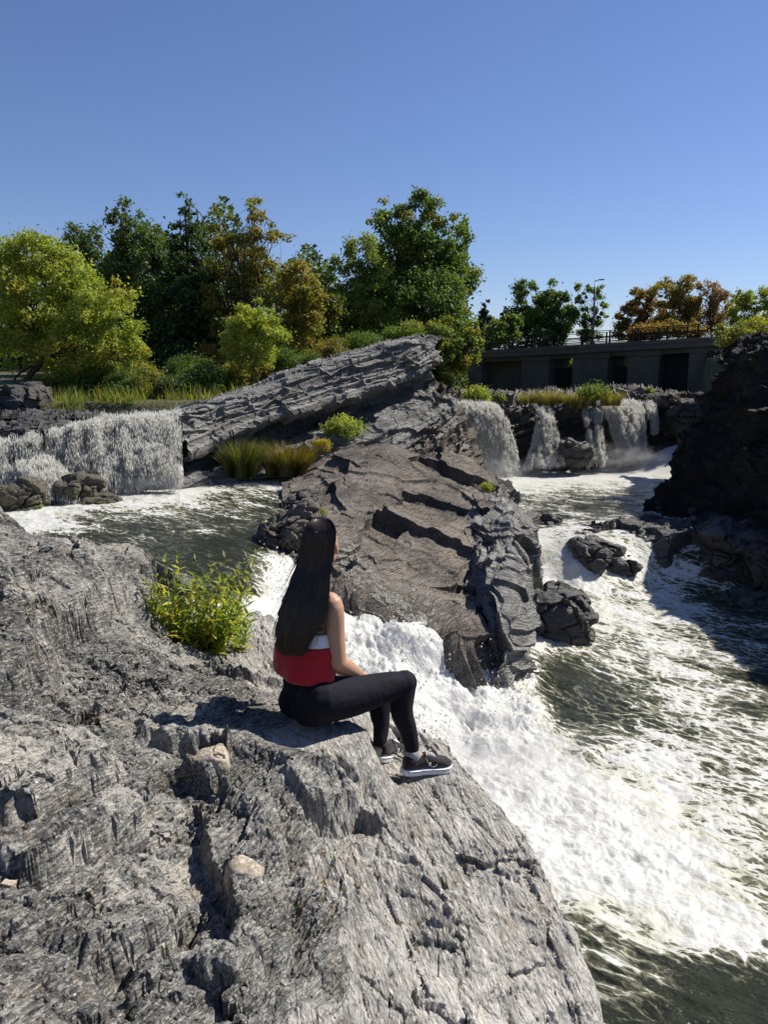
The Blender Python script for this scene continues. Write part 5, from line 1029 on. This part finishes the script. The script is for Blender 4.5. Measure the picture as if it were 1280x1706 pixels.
# hands: palm, four bent fingers and a thumb that close over the thigh
def hand(b, w_, d, up, side):
    d = d / np.linalg.norm(d); s_ = np.cross(d, up) * side; s_ /= np.linalg.norm(s_); n_ = np.cross(s_, d) * side
    if n_[2] > 0: n_ = -n_
    pc = w_ + d * .05; ell(b, pc, d * .052, s_ * .036, n_ * .014, 10, 14)
    for k, (o_, L_) in enumerate(((-.027, .070), (-.009, .080), (.009, .075), (.026, .060))):
        r0 = pc + d * .038 + s_ * o_; a1 = r0 + (d * .9 + n_ * .12) * L_ * .42; a2 = a1 + (d * .8 + n_ * .55) * L_ * .32; a3 = a2 + (d * .5 + n_ * .8) * L_ * .26; P_ = np.array([r0, a1, a2, a3]); b.tube(catmull(P_, 10), np.linspace(.0095, .0068, 10), 10); ell(b, a3, [.0068, 0, 0], [0, .0068, 0], [0, 0, .0068], 6, 8)
    t0 = pc - d * .028 - s_ * .03; P_ = np.array([t0, t0 - s_ * .022 + d * .022, t0 - s_ * .028 + d * .05 + n_ * .008]); b.tube(catmull(P_, 8), np.linspace(.012, .008, 8), 10); ell(b, P_[-1], [.008, 0, 0], [0, .008, 0], [0, 0, .008], 6, 8)
hand(b, WR, np.array([.45, .8, -.45]), U3, 1); hand(b, WL, np.array([.8, -.25, -.5]), U3, -1)
# head with a face looking ahead to the right
ell(b, HEAD + U3 * .015 - hf * .012, hr * .074, hf * .092, U3 * .098, 18, 26)
ell(b, HEAD - U3 * .035 + hf * .032, hr * .056, hf * .056, U3 * .075, 14, 20)
ell(b, HEAD - U3 * .092 + hf * .062, hr * .02, hf * .018, U3 * .014, 8, 10)
limb(b, [HEAD - U3 * .0 + hf * .084, HEAD - U3 * .022 + hf * .096, HEAD - U3 * .038 + hf * .102], [.007, .009, .012], 10)
ell(b, HEAD - U3 * .066 + hf * .083, hr * .022, hf * .01, U3 * .005, 8, 12); ell(b, HEAD - U3 * .076 + hf * .081, hr * .018, hf * .01, U3 * .006, 8, 12)
ell(b, pt(558, 909, 3.27), [.012, 0, 0], [0, .02, 0], [0, 0, .024], 10, 12); ell(b, pt(555, 926, 3.30), [.012, 0, 0], [0, .03, 0], [0, 0, .03], 10, 12)
for s_ in (-1, 1):
    ell(b, HEAD - U3 * .015 + hr * s_ * .078 - hf * .005, hr * .008, hf * .016, U3 * .03, 8, 12)
    ell(b, HEAD - U3 * .045 + hf * .058 + hr * s_ * .036, hr * .02, hf * .022, U3 * .02, 8, 12)
    ell(b, HEAD + U3 * .016 + hf * .078 + hr * s_ * .03, hr * .022, hf * .01, U3 * .006, 8, 12)
# ankles and feet inside the shoes
for k_, a_, t_ in ((KR, AR, pt(730, 1272, 3.37)), (KL, AL, pt(665, 1254, 3.55))):
    limb(b, [k_ * .2 + a_ * .8, a_, a_ - U3 * .03], [.022, .029, .032]); limb(b, [a_ - U3 * .03, (a_ - U3 * .03) * .5 + t_ * .5, t_], [.03, .028, .02])
body = finish(b, 'body', M['skin'], .0055, 5, WOM)
ew = plain('eye_white', (.7, .7, .7), .2); 
for s_ in (-1, 1):
    mb = MB(); ell(mb, HEAD + U3 * .0 + hf * .077 + hr * s_ * .03, hr * .013, hf * .012, U3 * .009, 10, 14); mb.build('eye', ew, WOM, True)
# leggings
g = MB()
loft(g, [(PEL - U3 * .085 + rv * -.0, rv, .07, fv, .06), (PEL - U3 * .07, rv, .120, fv, .100), (PEL - U3 * .02, rv, .145, fv, .122), (PEL + U3 * .04, rv, .138, fv, .110), (WAI - U3 * .02, rv, .120, fv, .096), (WAI + U3 * .008, rv, .118, fv, .092)], 36)
for h_, k_, a_, kk in ((HR, KR, AR, 1), (HL, KL, AL, 0)):
    limb(g, [h_ - U3 * .0, h_ * .62 + k_ * .38 - U3 * .012, h_ * .22 + k_ * .78, k_], [.105, .088, .068, .058], 22)
    cal = k_ * .62 + a_ * .38 - (fv * .018 + np.array([.012, 0, 0])); limb(g, [k_ + np.array([.004, 0, 0]), cal, k_ * .3 + a_ * .7 - np.array([.006, 0, 0]), a_ - U3 * -.005], [.055, .053, .041, .033], 20)
    ell(g, k_ + np.array([.004, .0, .006]), [.058, 0, 0], [0, .058, 0], [0, 0, .056])
for c_ in (-1, 1): ell(g, PEL - fv * .03 + rv * .048 * c_ - U3 * .012, rv * .095, fv * .100, U3 * .086)
leg = finish(g, 'leggings', M['legging'], .006, 5, WOM)

# top: boxy red hem, white band, navy trim
t = MB(); seg = 64; rings = []; spec = [(1105, 3.235, .160, .118, 0), (1090, 3.245, .157, .117, 0), (1070, 3.26, .153, .116, 1), (1056, 3.27, .150, .114, 2), (1040, 3.28, .147, .110, 3), (1022, 3.29, .143, .104, 3)]
def topring(py, Y, a, b_, k, th=0.):
    c = pt(516 - (1105 - py) * -.02 - 8 * (py > 1080), py, Y); out = []
    for j in range(seg):
        q = 2 * math.pi * j / seg; fold = 1 + (.028 * math.sin(q * 5 + 1) + .02 * math.sin(q * 9)) * max(0, (py - 1050) / 55); slope = -.012 * math.cos(q) * 1.2 * (py > 1080)
        out.append(c + rv * math.cos(q) * (a + th) * fold + fv * math.sin(q) * (b_ + th) * fold + U3 * (slope + .0))
    return out
def shell(lo, hi, name, mat, grow=0., n=10):
    mb = MB(); rows = []
    ys = np.linspace(lo, hi, n)
    for th in (0., -.004):
        rr_ = []
        for y_ in ys:
            k = np.array([s[0] for s in spec])[::-1]; it = lambda i: np.interp(y_, k, np.array([s[i] for s in spec])[::-1]); rr_.append(topring(y_, it(1), it(2) + grow, it(3) + grow, 0, th))
        rows.append(rr_)
    allr = rows[0] + rows[1][::-1]; v = [p for r_ in allr for p in r_]; m = len(allr)
    f = [(k * seg + j, k * seg + (j + 1) % seg, ((k + 1) % m) * seg + (j + 1) % seg, ((k + 1) % m) * seg + j) for k in range(m) for j in range(seg)]
    mb.add(v, f); return mb.build(name, mat, WOM, True)
o = shell(1118, 1063, 'cropped_top', M['red'], .003, 16); o['label'] = 'loose red cropped top body'
shell(1064, 1042, 'chest_band', M['white'], .0015, 8)
mb = MB(); 
for s_, S_ in ((1, SR), (-1, SL)):
    for q in (.055,):
        pts = [CH - U3 * .085 + rv * s_ * .148 + fv * .0, CH - U3 * .078 + rv * s_ * .13 - fv * .07, CH - U3 * .03 + rv * s_ * .085 - fv * .088, CH + U3 * .02 + rv * s_ * .07 - fv * .06, CH + U3 * .045 + rv * s_ * .072 + fv * .0]
        mb.tube(catmull(np.array(pts), 22), .008, 8)
mb.build('navy_trim', M['navy'], WOM, True)
mb = MB(); loft(mb, [(CH - U3 * .10, rv, .142, fv, .10), (CH - U3 * .07, rv, .125, fv, .098), (CH - U3 * .035, rv, .088, fv, .093), (CH + U3 * .0, rv, .078, fv, .078)], 32); mb.build('tank_back', M['white'], WOM, True)
# hair: a body of hair and many single locks
hs = [(862, 524, 544, 3.275, .02), (868, 515, 552, 3.26, .05), (880, 508, 558, 3.245, .08), (897, 504, 559, 3.24, .09), (918, 500, 556, 3.235, .085), (940, 494, 553, 3.22, .07), (960, 487, 550, 3.20, .06), (985, 478, 548, 3.17, .052), (1010, 470, 545, 3.145, .047), (1035, 463, 536, 3.13, .042), (1055, 460, 521, 3.12, .036), (1070, 463, 512, 3.118, .028), (1077, 465, 509, 3.118, .022), (1083, 470, 503, 3.118, .010)]
hp = np.array([list(pt((l + r) / 2, y, Y)) + [(r - l) / 2 / F * 3.28 * .985, d_] for y, l, r, Y, d_ in hs]); NH = 80; hc = catmull(hp, NH)
hdir = np.array([math.cos(R(14)), -math.sin(R(14)), 0]); hfw = np.array([math.sin(R(14)), math.cos(R(14)), 0])
def hairpt(t, ang, k=1.):                       # t 0..1 down the hair, ang around it
    i = np.clip(t * (NH - 1), 0, NH - 1.001); a = int(i); c = hc[a] + (hc[a + 1] - hc[a]) * (i - a); return c[:3] + hdir * c[3] * math.cos(ang) * k + hfw * c[4] * math.sin(ang) * k * (.62 if math.sin(ang) < 0 else 1.)
v = []; seg = 44; rows = []
for i in range(NH):
    for j in range(seg):
        a = 2 * math.pi * j / seg; tt_ = i / (NH - 1); fl = 1 + .05 * math.sin(tt_ * 17 + 2 * math.cos(a)) * tt_ + .05 * math.sin(a * 13 + tt_ * 5) * tt_ + .04 * math.sin(a * 23 - tt_ * 9) * tt_ + .05 * math.sin(a * 4 + tt_ * 7) * tt_; v.append(hairpt(tt_, a, fl * .93))
f = [(k * seg + j, k * seg + (j + 1) % seg, (k + 1) * seg + (j + 1) % seg, (k + 1) * seg + j) for k in range(NH - 1) for j in range(seg)] + [tuple(range(seg))[::-1], tuple(range((NH - 1) * seg, NH * seg))]
rs = np.random.RandomState(4); cols = [np.array([.010, .006, .005])] * len(v); tip = pt(531, 884, 3.205)
def ribbon(P_, w_, col):
    P_ = np.array(P_); T_ = np.gradient(P_, axis=0); n_ = np.array([0, -1., .1]); s_ = np.cross(T_, n_); s_ /= np.linalg.norm(s_, axis=1, keepdims=True) + 1e-9
    ww = w_ * np.sin(np.linspace(.35, math.pi * .97, len(P_)))[:, None]; k = len(v)
    for a_, b_ in zip(P_ - s_ * ww, P_ + s_ * ww): v.extend([a_, b_]); cols.extend([col, col])
    f.extend([(k + 2 * i, k + 2 * i + 1, k + 2 * i + 3, k + 2 * i + 2) for i in range(len(P_) - 1)])
for k in range(3600):
    a = rs.uniform(-math.pi, 0) if rs.rand() < .85 else rs.uniform(0, math.pi); t0 = rs.uniform(.02, .8); L_ = rs.uniform(.2, .5); t1 = min(1.0, t0 + L_); fq = rs.uniform(.1, .6); drop = rs.uniform(0, .03) * (t0 > .5); wob = rs.randn() * .12; ph = rs.rand() * 6
    wav = rs.uniform(0, .13); fly = rs.rand() < (.04 + .14 * (t0 > .45)); P_ = []
    for q in np.linspace(0, 1, 12):
        tt_ = t0 + (t1 - t0) * q; P_.append(hairpt(min(tt_, .999), a + wob * q + .03 * math.sin(ph + q * 6), 1.0 + wav * tt_ * math.sin(ph * 2 + q * 9) + (fq * q * q if fly else 0)) + U3 * (-drop * q * q))
    c = np.array([.020, .012, .0085]) * rs.uniform(.3, 2.4) + (np.array([.06, .035, .02]) * rs.rand() if (t0 > .5 and rs.rand() < .1) else 0); ribbon(P_, .0015 if not fly else .0009, c)
# hair combed from the face to the tie, and the little tail
HC = HEAD + U3 * .012 - hf * .008; er = np.array([.073, .088, .102])
def onskull(d, k=1.): return HC + hr * d[0] * er[0] * k + hf * d[1] * er[1] * k + U3 * d[2] * er[2] * k
k0 = len(v); n_, m_ = 20, 30
for i in range(n_ + 1):
    t = math.pi * i / n_
    for j in range(m_): p = 2 * math.pi * j / m_; v.append(onskull((math.sin(t) * math.cos(p), math.sin(t) * math.sin(p) - .1, math.cos(t)), .985)); cols.append(np.array([.012, .007, .006]))
f += [(k0 + i * m_ + j, k0 + i * m_ + (j + 1) % m_, k0 + (i + 1) * m_ + (j + 1) % m_, k0 + (i + 1) * m_ + j) for i in range(n_) for j in range(m_)]
td = np.array([(tip - HC) @ hr / er[0], (tip - HC) @ hf / er[1], (tip - HC) @ U3 / er[2]]); td /= np.linalg.norm(td)
for k in range(1500):
    th = rs.uniform(-2.2, 2.2); d0 = np.array([math.sin(th), math.cos(th) * .75, .12 + .75 * max(0, math.cos(th)) + rs.uniform(-.15, .2)]); d0 /= np.linalg.norm(d0); P_ = []
    for q in np.linspace(0, 1, 12):
        dd = d0 * (1 - q) + td * q; dd /= np.linalg.norm(dd); P_.append(onskull(dd, 1.0 + .02 * rs.rand() * 0 + .012 * math.sin(k) - .01 * q))
    ribbon(P_, .0015, np.array([.018, .011, .009]) * rs.uniform(.5, 1.8))
for k in range(160):
    e_ = tip + np.array([rs.randn() * .006, -.012 + rs.randn() * .004, -.05 - .05 * rs.rand()]); ribbon(catmull(np.array([tip + rs.randn(3) * .002, tip + np.array([rs.randn() * .006, -.02, -.012]), e_]), 8), .0012, np.array([.03, .02, .014]) * rs.uniform(.5, 1.6))
hair = mk('hair', np.array(v), f, M['hair'], WOM, True, cols=np.array(cols)); hair['label'] = 'very long straight dark brown hair, tied half up'
mb = MB(); a_ = [tip + .006 * (hdir * math.cos(q) + U3 * math.sin(q)) + np.array([0, -.006, 0]) for q in np.linspace(0, 6.28, 14)]; mb.tube(a_, .0022, 6); mb.build('hair_tie', M['navy'], WOM, True)
# sneakers
def sneaker(heel, toe, name='sneaker'):
    heel = np.array(heel); toe = np.array(toe); X = toe - heel; Lf = np.linalg.norm(X); X = X / Lf; Ys = np.cross(U3, X); Ys /= np.linalg.norm(Ys); Zs = np.cross(X, Ys); W = lambda x, y, z: heel + X * x * Lf + Ys * y + Zs * z
    prof = [(0, .018), (.02, .026), (.08, .033), (.2, .036), (.35, .034), (.5, .038), (.65, .046), (.78, .048), (.88, .044), (.95, .034), (.985, .022), (1.0, .010)]
    pk = np.array([p[0] for p in prof]); pw_ = np.array([p[1] for p in prof])
    up = MB(); so = MB(); seg = 20
    def sec(x, z0, h_, wsc=1., lean=0.):
        w_ = np.interp(x, pk, pw_) * wsc; out = []
        for j in range(seg):
            q = 2 * math.pi * j / seg; cx, cz = math.cos(q), math.sin(q); out.append(W(x + lean, w_ * np.sign(cx) * abs(cx) ** .7, z0 + h_ * (.5 + .5 * np.sign(cz) * abs(cz) ** .8)))
        return out
    hgt = lambda x: np.interp(x, [0, .05, .15, .3, .42, .5, .62, .8, .93, 1.0], [.055, .066, .068, .062, .068, .064, .050, .038, .032, .018])
    xs = np.linspace(.012, .975, 26); v = [p for x in xs for p in sec(x, .022, hgt(x), .93)]; n = len(xs)
    f = [(k * seg + j, k * seg + (j + 1) % seg, (k + 1) * seg + (j + 1) % seg, (k + 1) * seg + j) for k in range(n - 1) for j in range(seg)] + [tuple(range(seg))[::-1], tuple(range((n - 1) * seg, n * seg))]
    up.add(v, f); u_ = up.build(name, M['canvas'], WOM, True)
    xs = np.linspace(-.01, 1.01, 30); v = []
    for x in xs:
        w_ = np.interp(np.clip(x, 0.004, .996), pk, pw_) * 1.04 + .001; lift = .006 * max(0, (x - .8) / .2) ** 2
        for y, z in ((-1, 0), (-1.0, .022), (-.9, .024), (.9, .024), (1.0, .022), (1, 0)): v.append(W(x, y * w_, z + lift))
    f = [(k * 6 + j, k * 6 + (j + 1) % 6, (k + 1) * 6 + (j + 1) % 6, (k + 1) * 6 + j) for k in range(29) for j in range(6)] + [tuple(range(6))[::-1], tuple(range(174, 180))]
    so.add(v, f); mk('sole', so.v, so.f, M['rubber'], u_, False)
    ln = MB()
    for s_ in (-1, 1): ln.tube([W(x, s_ * np.interp(x, pk, pw_) * 1.058, .018) for x in np.linspace(.03, .9, 16)], .0012, 5)
    mk('sole_stripe', ln.v, ln.f, M['navy'], u_, True)
    la = MB()
    for k in range(4):
        x = .42 + k * .055; z = .022 + hgt(x) + .001; la.tube([W(x, -.020, z - .006), W(x + .01, 0, z + .003), W(x, .020, z - .006)], .0032, 6)
    for s_ in (-1, 1): la.tube(catmull(np.array([W(.43, 0, .092), W(.40, s_ * .018, .103), W(.36, s_ * .026, .094), W(.41, s_ * .012, .088)]), 10), .0022, 5)
    mk('laces', la.v, la.f, M['lace'], u_, True)
    st = MB()
    for s_ in (-1, 1):
        st.tube(catmull(np.array([W(.36, s_ * .033, .078), W(.43, s_ * .038, .05), W(.52, s_ * .043, .038), W(.60, s_ * .040, .048), W(.64, s_ * .02, .066)]), 14), .0008, 4)
    mk('stitching', st.v, st.f, M['rubber'], u_, True)
    tab = MB(); tab.box(W(.44, -.041, .052), X * .005, Ys * .0012, Zs * .007); mk('side_tag', tab.v, tab.f, M['lace'], u_, False)
    return u_
sneaker(pt(671, 1289, 3.255), pt(749, 1279, 3.385)); sneaker(pt(629, 1268, 3.41), pt(676, 1257, 3.60))
for a_, h_ in ((AR, 1.), (AL, .0)):
    mb = MB(); mb.tube([a_ - U3 * .055 + np.array([.004, 0, 0]), a_ - U3 * .02, a_ - U3 * (-.004 if h_ else .015)], [.040, .037, .0365], 22); o = mb.build('sock', M['sock'], WOM, True)
# ------------------------------------------------------------------ spray mist at falls and chute, made denser round the falls to whiten them
def mist(label, c, r, dens, seed):
    t = NT('spray_mist'); p = t.coords((1, 1, 1)); g = t.n('ShaderNodeVectorMath', {0: p}, operation='LENGTH').outputs[1]
    n = t.noise(p, 2.2, 3, .6); d = t.math('MULTIPLY', t.range(g, 1., .15, 0., 1.), t.math('MULTIPLY', t.range(n, .35, .7), dens))
    v = t.n('ShaderNodeVolumePrincipled', {'Color': (.96, .97, 1, 1), 'Density': d, 'Anisotropy': .3}); t.set(t.out.inputs[1], v.outputs[0])
    bm = bmesh.new(); bmesh.ops.create_icosphere(bm, subdivisions=3, radius=1); me = bpy.data.meshes.new('mist'); bm.to_mesh(me); bm.free()
    o = bpy.data.objects.new('mist', me); COL.objects.link(o); me.materials.append(t.m); o.location = c; o.scale = r; tag(o, label, 'mist', kind='stuff')
mist('thin mist round the first right hand waterfall', tuple(PY(830, 785, 29.2)), (1.4, .8, .9), 1.2, 1)
mist('thin mist round the widest right hand waterfall', tuple(PY(1040, 765, 30.7)), (2.2, .8, .8), 1.2, 2)
mist('faint mist round the second right hand waterfall', tuple(PY(905, 775, 29.8)), (1.0, .7, .6), .8, 5)
mist('faint mist added to whiten the left waterfall', tuple(PY(240, 805, 18.0)), (1.6, .7, .4), .8, 4)  # extra haze, added only to brighten this waterfall
mist('soft mist over the foaming chute behind the knees of the woman', tuple(PZ(820, 1235, -4.8)), (1.7, 1.5, .5), .8, 3)
